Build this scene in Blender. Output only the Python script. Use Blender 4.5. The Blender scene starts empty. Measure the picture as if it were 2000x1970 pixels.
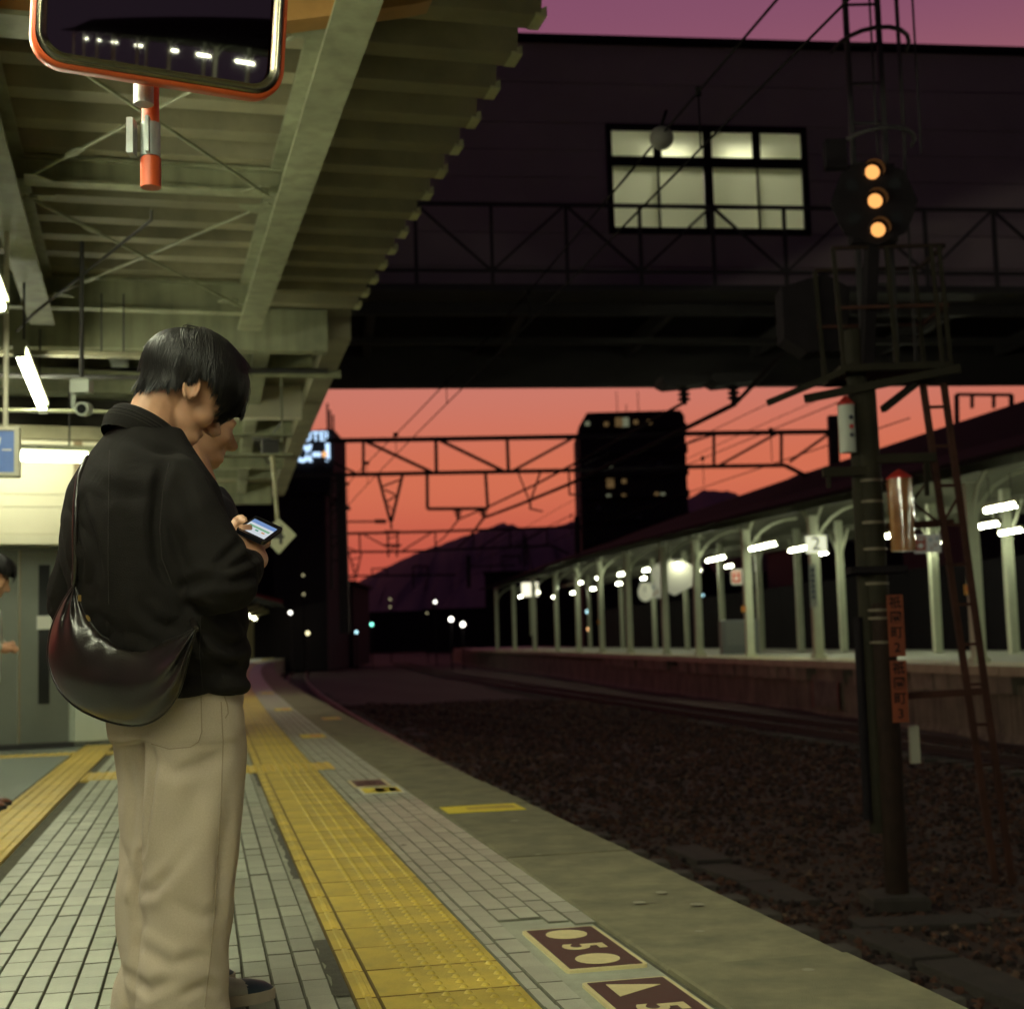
import bpy, bmesh, math, random
import numpy as np
from mathutils import Matrix, Vector, Euler
R = math.radians
random.seed(7); RNG = np.random.default_rng(7)
scene = bpy.context.scene
COL = scene.collection

# ------------------------------------------------------------------ camera
EYE = 0.90                      # waist-level finder, 0.9 m above the platform
PITCH = math.atan(265 / 2750); ROLL = R(1.6)
cam_d = bpy.data.cameras.new('camera'); cam = bpy.data.objects.new('camera', cam_d); COL.objects.link(cam)
_c, _s = math.cos(PITCH), math.sin(PITCH)
_r0, _u0, _f = Vector((1, 0, 0)), Vector((0, -_s, _c)), Vector((0, _c, _s))
_r = _r0 * math.cos(ROLL) - _u0 * math.sin(ROLL); _u = _r0 * math.sin(ROLL) + _u0 * math.cos(ROLL)
_m = Matrix.Identity(4)
for i in range(3):
    _m[i][0], _m[i][1], _m[i][2] = _r[i], _u[i], -_f[i]
_m[2][3] = EYE
cam.matrix_world = _m
cam_d.sensor_width = 36.0; cam_d.lens = 49.5
cam_d.clip_start = 0.05; cam_d.clip_end = 8000
cam_d.dof.use_dof = True; cam_d.dof.focus_distance = 3.25; cam_d.dof.aperture_fstop = 4.6
scene.camera = cam

# ------------------------------------------------------------------ dusk sky
SUN_AZ = R(-8)                  # sunset glow lies a little left of straight ahead (+Y)
world = bpy.data.worlds.new('World'); scene.world = world; world.use_nodes = True
nt = world.node_tree; N = nt.nodes; L = nt.links
for n in list(N): N.remove(n)
def wn(t, **k):
    n = N.new(t)
    for a, b in k.items(): setattr(n, a, b)
    return n
out = wn('ShaderNodeOutputWorld'); bg = wn('ShaderNodeBackground'); L.new(bg.outputs[0], out.inputs[0])
tc = wn('ShaderNodeTexCoord'); sep = wn('ShaderNodeSeparateXYZ'); L.new(tc.outputs['Generated'], sep.inputs[0])
asn = wn('ShaderNodeMath', operation='ARCSINE'); L.new(sep.outputs['Z'], asn.inputs[0])
el = wn('ShaderNodeMapRange'); el.inputs['From Min'].default_value = 0; el.inputs['From Max'].default_value = R(60)
L.new(asn.outputs[0], el.inputs['Value'])
ramp = wn('ShaderNodeValToRGB'); L.new(el.outputs[0], ramp.inputs[0])
stops = [(0.0, (.44, .060, .055)), (.055, (.54, .095, .060)), (.11, (.64, .155, .082)), (.18, (.585, .188, .140)),
         (.26, (.46, .158, .150)), (.42, (.235, .078, .140)), (.60, (.120, .046, .105)), (1.0, (.030, .018, .050))]
ramp.color_ramp.interpolation = 'EASE'
while len(ramp.color_ramp.elements) < len(stops): ramp.color_ramp.elements.new(0.5)
for e, (p, c) in zip(ramp.color_ramp.elements, stops): e.position = p; e.color = (*c, 1)
dot = wn('ShaderNodeVectorMath', operation='DOT_PRODUCT'); L.new(tc.outputs['Generated'], dot.inputs[0])
dot.inputs[1].default_value = (math.sin(SUN_AZ), math.cos(SUN_AZ), 0)
az = wn('ShaderNodeMapRange', interpolation_type='SMOOTHSTEP'); az.inputs['From Min'].default_value = -0.25; az.inputs['From Max'].default_value = 0.97
L.new(dot.outputs['Value'], az.inputs['Value'])
anti = wn('ShaderNodeValToRGB'); L.new(el.outputs[0], anti.inputs[0])
anti.color_ramp.elements[0].color = (.034, .021, .032, 1); anti.color_ramp.elements[1].color = (.010, .007, .017, 1)
mix = wn('ShaderNodeMix', data_type='RGBA'); L.new(az.outputs[0], mix.inputs[0]); L.new(anti.outputs[0], mix.inputs[6]); L.new(ramp.outputs[0], mix.inputs[7])
sky = wn('ShaderNodeTexSky', sky_type='NISHITA'); sky.sun_disc = False; sky.sun_elevation = R(-4); sky.sun_rotation = SUN_AZ
sc_ = wn('ShaderNodeMix', data_type='RGBA', blend_type='ADD'); sc_.inputs[0].default_value = 0.02
L.new(mix.outputs[2], sc_.inputs[6]); L.new(sky.outputs[0], sc_.inputs[7])
L.new(sc_.outputs[2], bg.inputs['Color']); bg.inputs['Strength'].default_value = 1.0

sun_d = bpy.data.lights.new('sun', 'SUN'); sun = bpy.data.objects.new('sun', sun_d); COL.objects.link(sun)
sun_d.energy = 0.01; sun_d.angle = R(12); sun_d.color = (1, .55, .4)      # last light, almost on the horizon
sun.rotation_euler = Euler((R(88), 0, math.pi - SUN_AZ))

scene.view_settings.view_transform = 'Standard'; scene.view_settings.look = 'None'
scene.view_settings.exposure = 0.0; scene.view_settings.gamma = 1.0; scene.view_settings.use_curve_mapping = False
scene.render.engine = 'CYCLES'
scene.cycles.use_denoising = True; scene.cycles.max_bounces = 8; scene.cycles.diffuse_bounces = 4
scene.cycles.sample_clamp_indirect = 6.0; scene.cycles.use_adaptive_sampling = True; scene.cycles.adaptive_threshold = .018
scene.cycles.use_light_tree = True

# ------------------------------------------------------------------ helpers
WM = {}
def wm(o): return WM.get(o.name, Matrix.Identity(4)) if o else Matrix.Identity(4)
def tag(o, label=None, cat=None, group=None, kind=None):
    if label: o['label'] = label
    if cat: o['category'] = cat
    if group: o['group'] = group
    if kind: o['kind'] = kind
    return o
def thing(name, label, cat, loc=(0, 0, 0), rotz=0, group=None, rot=None):
    o = bpy.data.objects.new(name, None); COL.objects.link(o)
    o.empty_display_size = .1
    o.location = loc; o.rotation_euler = rot if rot else (0, 0, rotz)
    WM[o.name] = Matrix.LocRotScale(Vector(loc), Euler(o.rotation_euler), None)
    return tag(o, label, cat, group)
def struct_empty(name, loc=(0, 0, 0)):
    o = bpy.data.objects.new(name, None); COL.objects.link(o); o.location = loc
    WM[o.name] = Matrix.Translation(Vector(loc)); o['kind'] = 'structure'
    return o
def link(name, me, m=None, parent=None, world=True, mat_world=None):
    """mesh verts given in world space (world=True) or in the parent's space"""
    o = bpy.data.objects.new(name, me); COL.objects.link(o)
    if m is not None and len(me.materials) == 0: me.materials.append(m)
    M = Matrix.Identity(4)
    if parent is not None:
        o.parent = parent
        if world and mat_world is None:
            me.transform(wm(parent).inverted())
        M = wm(parent)
    if mat_world is not None:
        o.matrix_basis = (wm(parent).inverted() @ mat_world) if parent is not None else mat_world
        M = mat_world
    WM[o.name] = M
    return o

class MB:
    def __init__(s): s.v = []; s.f = []; s.sm = []; s.mi = []; s.cm = 0
    def add(s, vs, fs, smooth=False):
        b = len(s.v); s.v += [tuple(p) for p in vs]
        for f in fs: s.f.append(tuple(i + b for i in f)); s.sm.append(smooth); s.mi.append(s.cm)
        return s
    def box(s, c, d, M=None):
        x, y, z = d[0] / 2, d[1] / 2, d[2] / 2
        p = [Vector((sx * x, sy * y, sz * z)) for sz in (-1, 1) for sy in (-1, 1) for sx in (-1, 1)]
        c = Vector(c)
        p = [(M @ q if M is not None else q) + c for q in p]
        return s.add(p, [(0, 2, 3, 1), (4, 5, 7, 6), (0, 1, 5, 4), (2, 6, 7, 3), (0, 4, 6, 2), (1, 3, 7, 5)])
    def cbox(s, c, d, ch=.004, M=None, edge=None):
        """box with chamfered top edges, open at the bottom"""
        x, y, z = d[0] / 2, d[1] / 2, d[2] / 2
        P = []
        for (a, b, h) in ((x, y, -z), (x, y, z - ch), (x - ch, y - ch, z)):
            P += [(-a, -b, h), (a, -b, h), (a, b, h), (-a, b, h)]
        P = [(M @ Vector(q) if M is not None else Vector(q)) + Vector(c) for q in P]
        F = [(8, 9, 10, 11)]
        for k in (0, 4):
            for i in range(4): F.append((k + i, k + (i + 1) % 4, k + 4 + (i + 1) % 4, k + 4 + i))
        if edge is None: return s.add(P, F)
        s.add(P, F); e0 = len(s.mi) - len(F)
        for q in range(1, len(F)): s.mi[e0 + q] = edge
        return s
    def bar(s, a, b, w, h, up=(0, 0, 1)):
        a, b = Vector(a), Vector(b); d = (b - a); ln = d.length
        if ln < 1e-6: return s
        d.normalize(); u = Vector(up)
        if abs(d.dot(u)) > .98: u = Vector((1, 0, 0)) if abs(d.x) < .9 else Vector((0, 1, 0))
        r = d.cross(u).normalized(); u = r.cross(d)
        p = []
        for q in (a, b):
            for (i, j) in ((-1, -1), (1, -1), (1, 1), (-1, 1)): p.append(q + r * (w / 2 * i) + u * (h / 2 * j))
        return s.add(p, [(3, 2, 1, 0), (4, 5, 6, 7), (0, 1, 5, 4), (1, 2, 6, 5), (2, 3, 7, 6), (3, 0, 4, 7)])
    def tube(s, pts, r, n=8, caps=True, radii=None):
        pts = [Vector(p) for p in pts]; k = len(pts)
        t0 = (pts[1] - pts[0]).normalized()
        u = Vector((0, 0, 1)) if abs(t0.z) < .9 else Vector((1, 0, 0))
        rr = t0.cross(u).normalized(); V = []
        for i, p in enumerate(pts):
            t = (pts[min(i + 1, k - 1)] - pts[max(i - 1, 0)]).normalized()
            rr = (rr - t * rr.dot(t)).normalized(); uu = t.cross(rr)
            q = radii[i] if radii else r
            for j in range(n):
                a = 2 * math.pi * j / n; V.append(p + rr * (q * math.cos(a)) + uu * (q * math.sin(a)))
        F = [(i * n + j, i * n + (j + 1) % n, (i + 1) * n + (j + 1) % n, (i + 1) * n + j) for i in range(k - 1) for j in range(n)]
        s.add(V, F, True)
        if caps:
            s.add(V[:n], [tuple(range(n - 1, -1, -1))]); s.add(V[-n:], [tuple(range(n))])
        return s
    def prism(s, poly, o, ax, ay, az, z0, z1):
        """poly 2d -> extruded between z0 and z1 along az"""
        o, ax, ay, az = map(Vector, (o, ax, ay, az)); n = len(poly)
        V = [o + ax * x + ay * y + az * z for z in (z0, z1) for x, y in poly]
        F = [tuple(range(n - 1, -1, -1)), tuple(range(n, 2 * n))] + [(i, (i + 1) % n, n + (i + 1) % n, n + i) for i in range(n)]
        return s.add(V, F)
    def grid(s, fn, nu, nv, smooth=True, closed_u=False):
        V = [fn(i, j) for i in range(nu) for j in range(nv)]
        F = []
        for i in range(nu if closed_u else nu - 1):
            for j in range(nv - 1):
                a = i * nv + j; b = ((i + 1) % nu) * nv + j
                F.append((a, b, b + 1, a + 1))
        return s.add(V, F, smooth)
    def mesh(s, name, mats=None):
        me = bpy.data.meshes.new(name); me.from_pydata(s.v, [], s.f)
        me.polygons.foreach_set('use_smooth', s.sm)
        if mats:
            for m in mats: me.materials.append(m)
            me.polygons.foreach_set('material_index', s.mi)
        me.update(); return me
    def build(s, name, m, parent=None, world=True, fixn=True):
        mats = m if isinstance(m, (list, tuple)) else [m]
        me = s.mesh(name, mats)
        if fixn:
            bm = bmesh.new(); bm.from_mesh(me); bmesh.ops.recalc_face_normals(bm, faces=bm.faces); bm.to_mesh(me); bm.free()
        return link(name, me, None, parent, world)

def np_mesh(name, V, F, smooth=False):
    """V (n,3) float array, F (m,k) int array"""
    V = np.asarray(V, np.float32); F = np.asarray(F, np.int32); k = F.shape[1]
    me = bpy.data.meshes.new(name)
    me.vertices.add(len(V)); me.vertices.foreach_set('co', V.ravel())
    me.loops.add(F.size); me.loops.foreach_set('vertex_index', F.ravel())
    me.polygons.add(len(F)); me.polygons.foreach_set('loop_start', np.arange(0, F.size, k, dtype=np.int32))
    me.polygons.foreach_set('use_smooth', np.full(len(F), smooth)); me.update(calc_edges=True); me.validate()
    return me

def copy_tree(o, parent=None):
    c = o.copy(); COL.objects.link(c); c.parent = parent
    WM[c.name] = wm(o)
    for ch in list(o.children): copy_tree(ch, c)
    return c

# ------------------------------------------------------------------ materials
MATS = {}
def mat(name, col=(.5, .5, .5), rough=.6, metal=0., var=0., vscale=6., bump=0., bscale=60., col2=None, spec=.5,
        emit=None, estr=0., coat=0., sheen=0., streak=0., objvar=0., coords='Object', trans=0.):
    if name in MATS: return MATS[name]
    m = bpy.data.materials.new(name); m.use_nodes = True; MATS[name] = m
    t = m.node_tree; n = t.nodes; l = t.links
    b = n['Principled BSDF']
    b.inputs['Base Color'].default_value = (*col, 1); b.inputs['Roughness'].default_value = rough
    b.inputs['Metallic'].default_value = metal; b.inputs['Specular IOR Level'].default_value = spec
    b.inputs['Coat Weight'].default_value = coat; b.inputs['Sheen Weight'].default_value = sheen
    b.inputs['Transmission Weight'].default_value = trans
    if emit:
        b.inputs['Emission Color'].default_value = (*emit, 1); b.inputs['Emission Strength'].default_value = estr
    tcn = n.new('ShaderNodeTexCoord'); src = tcn.outputs[coords]
    cur = None
    if var or col2:
        nz = n.new('ShaderNodeTexNoise'); nz.inputs['Scale'].default_value = vscale; nz.inputs['Detail'].default_value = 6
        nz.inputs['Roughness'].default_value = .65; l.new(src, nz.inputs['Vector'])
        cr = n.new('ShaderNodeValToRGB'); l.new(nz.outputs['Fac'], cr.inputs[0])
        c2 = col2 if col2 else tuple(min(1, c * (1 + var)) for c in col)
        c1 = col if col2 else tuple(c * (1 - var) for c in col)
        cr.color_ramp.elements[0].position = .32; cr.color_ramp.elements[1].position = .68
        cr.color_ramp.elements[0].color = (*c1, 1); cr.color_ramp.elements[1].color = (*c2, 1)
        cur = cr.outputs[0]
        rr = n.new('ShaderNodeMapRange'); rr.inputs['To Min'].default_value = max(.02, rough - .1); rr.inputs['To Max'].default_value = min(1, rough + .12)
        l.new(nz.outputs['Fac'], rr.inputs['Value']); l.new(rr.outputs[0], b.inputs['Roughness'])
    if objvar:
        oi = n.new('ShaderNodeObjectInfo'); mr = n.new('ShaderNodeMapRange')
        mr.inputs['To Min'].default_value = 1 - objvar; mr.inputs['To Max'].default_value = 1 + objvar
        l.new(oi.outputs['Random'], mr.inputs['Value'])
        mx = n.new('ShaderNodeMix'); mx.data_type = 'RGBA'; mx.blend_type = 'MULTIPLY'; mx.inputs[0].default_value = 1
        if cur: l.new(cur, mx.inputs[6])
        else: mx.inputs[6].default_value = (*col, 1)
        cb = n.new('ShaderNodeCombineColor')
        for i in range(3): l.new(mr.outputs[0], cb.inputs[i])
        l.new(cb.outputs[0], mx.inputs[7]); cur = mx.outputs[2]
    if streak:
        mp = n.new('ShaderNodeMapping'); mp.inputs['Scale'].default_value = (9, 9, .35); l.new(src, mp.inputs[0])
        sn = n.new('ShaderNodeTexNoise'); sn.inputs['Scale'].default_value = 1.; sn.inputs['Detail'].default_value = 5; l.new(mp.outputs[0], sn.inputs['Vector'])
        sr = n.new('ShaderNodeMapRange'); sr.inputs['From Min'].default_value = .42; sr.inputs['From Max'].default_value = .66
        sr.inputs['To Min'].default_value = 1; sr.inputs['To Max'].default_value = 1 - streak; l.new(sn.outputs['Fac'], sr.inputs['Value'])
        mx = n.new('ShaderNodeMix'); mx.data_type = 'RGBA'; mx.blend_type = 'MULTIPLY'; mx.inputs[0].default_value = 1
        if cur: l.new(cur, mx.inputs[6])
        else: mx.inputs[6].default_value = (*col, 1)
        cb = n.new('ShaderNodeCombineColor')
        for i in range(3): l.new(sr.outputs[0], cb.inputs[i])
        l.new(cb.outputs[0], mx.inputs[7]); cur = mx.outputs[2]
    if cur: l.new(cur, b.inputs['Base Color'])
    if bump:
        bn = n.new('ShaderNodeTexNoise'); bn.inputs['Scale'].default_value = bscale; bn.inputs['Detail'].default_value = 5; l.new(src, bn.inputs['Vector'])
        bp = n.new('ShaderNodeBump'); bp.inputs['Strength'].default_value = bump; bp.inputs['Distance'].default_value = .01
        l.new(bn.outputs['Fac'], bp.inputs['Height']); l.new(bp.outputs[0], b.inputs['Normal'])
    return m
def emat(name, col, strength):
    if name in MATS: return MATS[name]
    m = bpy.data.materials.new(name); m.use_nodes = True; MATS[name] = m
    n = m.node_tree.nodes; n.clear(); o = n.new('ShaderNodeOutputMaterial'); e = n.new('ShaderNodeEmission')
    e.inputs[0].default_value = (*col, 1); e.inputs[1].default_value = strength
    m.node_tree.links.new(e.outputs[0], o.inputs[0]); return m

def text_mesh(txt, size, depth=.002, align='CENTER', xs=1.0, bold=0.0):
    c = bpy.data.curves.new('text', 'FONT'); c.body = txt; c.size = size; c.extrude = depth; c.align_x = align; c.align_y = 'CENTER'
    c.resolution_u = 4; c.offset = bold
    o = bpy.data.objects.new('text', c); COL.objects.link(o)
    dg = bpy.context.evaluated_depsgraph_get(); dg.update()
    me = bpy.data.meshes.new_from_object(o.evaluated_get(dg))
    bpy.data.objects.remove(o); bpy.data.curves.remove(c)
    me.materials.clear()
    if xs != 1: me.transform(Matrix.Diagonal((xs, 1, 1, 1)))
    return me
def basis(o, x, y, z):
    M = Matrix.Identity(4)
    for i in range(3): M[i][0], M[i][1], M[i][2], M[i][3] = x[i], y[i], z[i], o[i]
    return M
# ------------------------------------------------------------------ alignment of the curved line
def EX(y): return 1.83 - .2275 * y + .000434 * y * y
_ys = np.arange(-12, 240, .05); _xs = EX(_ys)
_ss = np.concatenate([[0], np.cumsum(np.hypot(np.diff(_xs), np.diff(_ys)))]); _ss -= np.interp(0, _ys, _ss)
def S(y): return float(np.interp(y, _ys, _ss))
def frame(s):
    y = float(np.interp(s, _ss, _ys)); dx = -.2275 + .000868 * y; k = 1 / math.hypot(dx, 1)
    return Vector((float(EX(y)), y, 0)), Vector((dx * k, k, 0)), Vector((-k, dx * k, 0))      # point, tangent, left normal
def P(s, u, z=0.):
    p, t, n = frame(s); return Vector((p.x + n.x * u, p.y + n.y * u, z))
def TM(s, u, z=0.):
    p, t, n = frame(s); return basis(P(s, u, z), -n, t, Vector((0, 0, 1)))                    # x right, y along, z up
def strip(mb, s0, s1, u0, u1, z, step=1.0, zb=None):
    k = max(2, int((s1 - s0) / step) + 1); V = []
    for i in range(k):
        s = s0 + (s1 - s0) * i / (k - 1); V += [P(s, u0, z), P(s, u1, z)]
        if zb is not None: V += [P(s, u0, zb), P(s, u1, zb)]
    w = 2 if zb is None else 4; F = []
    for i in range(k - 1):
        a, b = i * w, (i + 1) * w
        F.append((a, b, b + 1, a + 1))
        if zb is not None: F += [(a + 2, b + 2, b, a), (a + 1, b + 1, b + 3, a + 3)]
    mb.add(V, F)
SA, SB = S(-9), S(170)
RAILZ = -1.05

m_tile = mat('paving_stone', (.345, .365, .280), .36, var=.16, vscale=9, bump=.25, bscale=140, objvar=.17, spec=.45)
m_tile_b = mat('paving_stone_bulk', (.345, .365, .280), .50, var=.22, vscale=7, bump=.25, bscale=140, spec=.28)
m_joint = mat('joint_sand', (.085, .081, .052), .95, var=.3, vscale=20, bump=.5, bscale=200)
m_yel = mat('tactile_yellow', (.50, .375, .060), .5, var=.30, vscale=3.5, bump=.2, bscale=120, objvar=.12)
m_yel2 = mat('guide_yellow', (.56, .40, .075), .5, var=.18, vscale=8, objvar=.08)
m_cop = mat('coping_concrete', (.185, .172, .098), .8, var=.32, vscale=5, bump=.7, bscale=330, objvar=.06)
m_conc = mat('concrete', (.22, .20, .15), .85, var=.3, vscale=2, bump=.6, bscale=60)
m_floor = mat('smooth_floor', (.27, .31, .27), .3, var=.12, vscale=2.5, bump=.1, bscale=80)
m_patch = mat('asphalt_patch', (.085, .082, .060), .9, var=.3, vscale=25, bump=.9, bscale=180)
m_cream = mat('plate_cream', (.62, .55, .28), .5, var=.1, vscale=30)
m_brown = mat('plate_brown', (.075, .035, .028), .55, var=.2, vscale=40)

# ------------------------------------------------------------------ ground and platform
g = MB(); g.add([(-700, -60, RAILZ - .12), (900, -60, RAILZ - .12), (900, 2600, RAILZ - .12), (-700, 2600, RAILZ - .12)], [(0, 1, 2, 3)])
m_ground = mat('trackbed_soil', (.030, .021, .016), .95, var=.45, vscale=3, bump=1., bscale=25)
ground = g.build('ground', m_ground); ground['kind'] = 'structure'

plat = struct_empty('near_platform')
b = MB(); strip(b, SA, SB, .02, 8.5, -.035, 2.0, zb=-1.3); b.build('platform_base', m_conc, plat)
b = MB(); strip(b, SA, SB, .54, 8.48, -.012, 1.0); b.build('joint_bed', m_joint, plat)
b = MB(); strip(b, SA, SB, 2.93, 8.45, -.002, 1.0); b.build('smooth_floor', m_floor, plat)
# far run of paving, beyond where single stones can be told apart
b = MB(); strip(b, S(21), SB, 1.41, 2.62, -.003, 1.0); strip(b, S(21), SB, .545, .955, -.003, 1.0)
b.build('far_paving', m_tile_b, plat)
b = MB(); strip(b, S(26.05), SB, .963, 1.40, .002, 1.0); b.build('far_tactile_strip', m_yel, plat)
b = MB(); strip(b, S(26.05), SB, 2.63, 2.91, .002, 1.0); b.build('far_guide_strip', m_yel2, plat)
# coping slabs
COPJ = [-9, -6.5, -4, -1.8, 0.3, 2.3, 4.06, 6.1, 7.95, 9.15, 10.6, 13.2, 15.7]
while COPJ[-1] < 150: COPJ.append(COPJ[-1] + 2.6)
for i in range(len(COPJ) - 1):
    s0, s1 = S(COPJ[i]) + .004, S(COPJ[i + 1]) - .004
    k = 5; V = []
    for j in range(k):
        s = s0 + (s1 - s0) * j / (k - 1)
        e = random.uniform(-.006, .004)
        for (u, z) in ((.535, -.2), (.535, -.004), (.528, .002), (.012 + e, .002), (e, -.012), (e * .6, -.2)): V.append(P(s, u, z + .003 * (i % 3 - 1)))
    F = [(a * 6 + q, a * 6 + q + 1, (a + 1) * 6 + q + 1, (a + 1) * 6 + q) for a in range(k - 1) for q in range(5)]
    F += [tuple(range(6)), tuple(range((k - 1) * 6 + 5, (k - 1) * 6 - 1, -1))]
    MB().add(V, F).build('coping_slab', m_cop, plat)
# paving stones: columns follow the curve
TW, TL = .0745, .187
cols = [1.443 + TW * (i + .5) for i in range(15)] + [.545 + TW * (i + .5) for i in range(5)]
PLATES = [(S(4.06) - .02, S(4.72)), (S(3.35), S(4.00))]          # boarding-position plates take the stones' place
stones = []
for ci, u in enumerate(cols):
    off = random.uniform(0, TL); s = S(1.5) + off
    while s < S(21):
        stones.append((s, u, TW)); s += TL
off = .1
s = S(1.5)
while s < S(21): stones.append((s, .545 + TW * 5 + .021, .038)); s += TL
def free(s, u):
    for a, b_ in PLATES:
        if a - .07 < s < b_ + .05 and .56 < u < .86: return False
    return True
stones = [q for q in stones if free(q[0], q[1])]
def seen(s, u):
    p = P(s, u); d = Vector((p.x, p.y, -EYE)); w = d.dot(_f)
    if w <= 0: return 9e9
    x, y = d.dot(_r) / w * 2750, d.dot(_u) / w * 2750
    if abs(x) > 1010 or abs(y) > 1000 or -800 < x < -530: return 9e9
    return w
stones.sort(key=lambda q: seen(q[0], q[1]))
m_tedge = mat('paving_edge_shade', (.135, .135, .095), .9, var=.3, vscale=30)  # joint shade put into the colour of the stones' sides and chamfers
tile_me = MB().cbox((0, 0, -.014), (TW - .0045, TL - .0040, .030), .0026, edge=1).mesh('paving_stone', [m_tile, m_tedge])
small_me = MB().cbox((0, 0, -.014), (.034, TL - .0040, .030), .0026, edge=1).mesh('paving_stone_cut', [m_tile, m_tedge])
bulk = MB()
for i, (s, u, w) in enumerate(stones):
    M = TM(s, u, random.gauss(0, .0008)) @ Euler((random.gauss(0, .004), random.gauss(0, .007), random.gauss(0, .004))).to_matrix().to_4x4()
    if i < 300:
        link('paving_stone', tile_me if w > .05 else small_me, None, plat, mat_world=M)
    else:
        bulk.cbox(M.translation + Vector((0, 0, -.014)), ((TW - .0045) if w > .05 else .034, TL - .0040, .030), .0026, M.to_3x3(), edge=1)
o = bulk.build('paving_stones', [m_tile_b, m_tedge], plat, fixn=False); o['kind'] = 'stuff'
# yellow warning tiles with domes, and the bar on their inner side
m_yedge = mat('tactile_edge_shade', (.15, .10, .022), .9)  # seam shade painted on tile sides and chamfers, which would catch light
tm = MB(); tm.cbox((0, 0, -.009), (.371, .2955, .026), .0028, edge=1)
for i in range(5):
    for j in range(5):
        x, y = .066 - .0275 - .186 + .078 + (4 - i) * .0575 - .006, -.12 + j * .06
        ring = []; n = 8
        V = [(x + .0130 * math.cos(a), y + .0130 * math.sin(a), .0035) for a in [2 * math.pi * k / n for k in range(n)]]
        V += [(x + .006 * math.cos(a), y + .006 * math.sin(a), .0105) for a in [2 * math.pi * k / n for k in range(n)]]
        tm.add(V, [(k, (k + 1) % n, n + (k + 1) % n, n + k) for k in range(n)] + [tuple(range(n, 2 * n))], True)
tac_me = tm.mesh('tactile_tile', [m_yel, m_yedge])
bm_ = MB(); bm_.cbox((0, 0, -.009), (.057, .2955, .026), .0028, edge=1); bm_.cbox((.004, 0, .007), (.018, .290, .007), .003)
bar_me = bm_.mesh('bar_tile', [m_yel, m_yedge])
s = S(1.2)
while s < S(26):
    M = TM(s, 1.1505, .001 + random.gauss(0, .0006)); link('tactile_tile', tac_me, None, plat, mat_world=M)
    M = TM(s, 1.369, .001 + random.gauss(0, .0006)); link('bar_tile', bar_me, None, plat, mat_world=M)
    s += .3005
# guide path of barred yellow tiles, with a warning square branching off by the doors
gm = MB(); gm.cbox((0, 0, -.010), (.278, .297, .024), .003)
for i in range(4): gm.cbox((-.1 + i * .0667, 0, .0045), (.020, .285, .006), .0025)
gd_me = gm.mesh('guide_tile', [m_yel2])
wm_ = MB(); wm_.cbox((0, 0, -.010), (.297, .297, .024), .003)
for i in range(5):
    for j in range(5): wm_.cbox((-.12 + .06 * i, -.12 + .06 * j, .0045), (.022, .022, .006), .004)
wd_me = wm_.mesh('warning_tile', [m_yel2])
s = S(2.0)
while s < S(26):
    link('guide_tile', gd_me, None, plat, mat_world=TM(s, 2.77, .003)); s += .3005
for r_ in range(2):
    for c_ in range(6):
        link('warning_tile', wd_me, None, plat, mat_world=TM(S(10.75) + r_ * .3, 2.63 - .157 - c_ * .3, .0035))
for c_ in range(5): link('warning_tile', wd_me, None, plat, mat_world=TM(S(13.35), 3.3 - c_ * .3 + .35, .0035))
q = MB(); strip(q, S(1.5), S(21), 1.402, 1.440, -.004, .5); q.build('mortar_fillet', mat('mortar', (.27, .27, .20), .8, var=.3, vscale=12, bump=.5), plat)
# dark patch repairs along the inner bar
pt = MB()
for (y0, y1, w) in ((4.05, 4.75, .038), (5.9, 7.9, .022), (9.6, 10.6, .02)):
    s0, s1 = S(y0), S(y1); k = max(4, int((s1 - s0) / .06)); V = []
    for i in range(k):
        s = s0 + (s1 - s0) * i / (k - 1); e = random.uniform(-.008, .008)
        V += [P(s, 1.402, .0), P(s, 1.402 + w + e, .0)]
    pt.add(V, [(2 * i, 2 * i + 2, 2 * i + 3, 2 * i + 1) for i in range(k - 1)])
pt.build('mortar_patch', m_patch, plat)
# shallow steel hatch
MB().add([P(S(11.75), 2.42, .006), P(S(11.75), 1.6, .006), P(S(12.35), 1.6, .006), P(S(12.35), 2.42, .006)], [(0, 1, 2, 3)]).build('steel_hatch', mat('hatch_steel', (.07, .075, .07), .5, var=.2), plat)

q = MB(); strip(q, PLATES[1][0] - .15, PLATES[0][1] + .13, .56, .86, -.006, .3); q.build('mortar_fillet', m_tile_b, plat)
for (y, u, r_) in ((4.95, .33, .022), (5.1, .20, .020), (4.85, .16, .024), (4.45, .30, .015), (6.1, .4, .014), (3.9, .2, .016), (7.2, .25, .02)):
    q = MB(); c0 = P(S(y), u, .0062); q.add([c0 + Vector((r_ * (1 + .2 * math.sin(3 * k)) * math.cos(k * .5236), r_ * math.sin(k * .5236), 0)) for k in range(12)], [tuple(range(12))]); q.build('gum_spot', mat('gum_pale', (.27, .26, .18), .8), plat)
q = MB(); c0 = P(S(6.55), .905, .008); q.add([c0 + Vector((dx, dy, dz)) for dx, dy, dz in ((-.02, 0, 0), (0, .012, .006), (.024, .004, .002), (.004, -.012, .004))], [(0, 1, 2, 3)]); q.build('dead_leaf', m_patch, plat)
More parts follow.
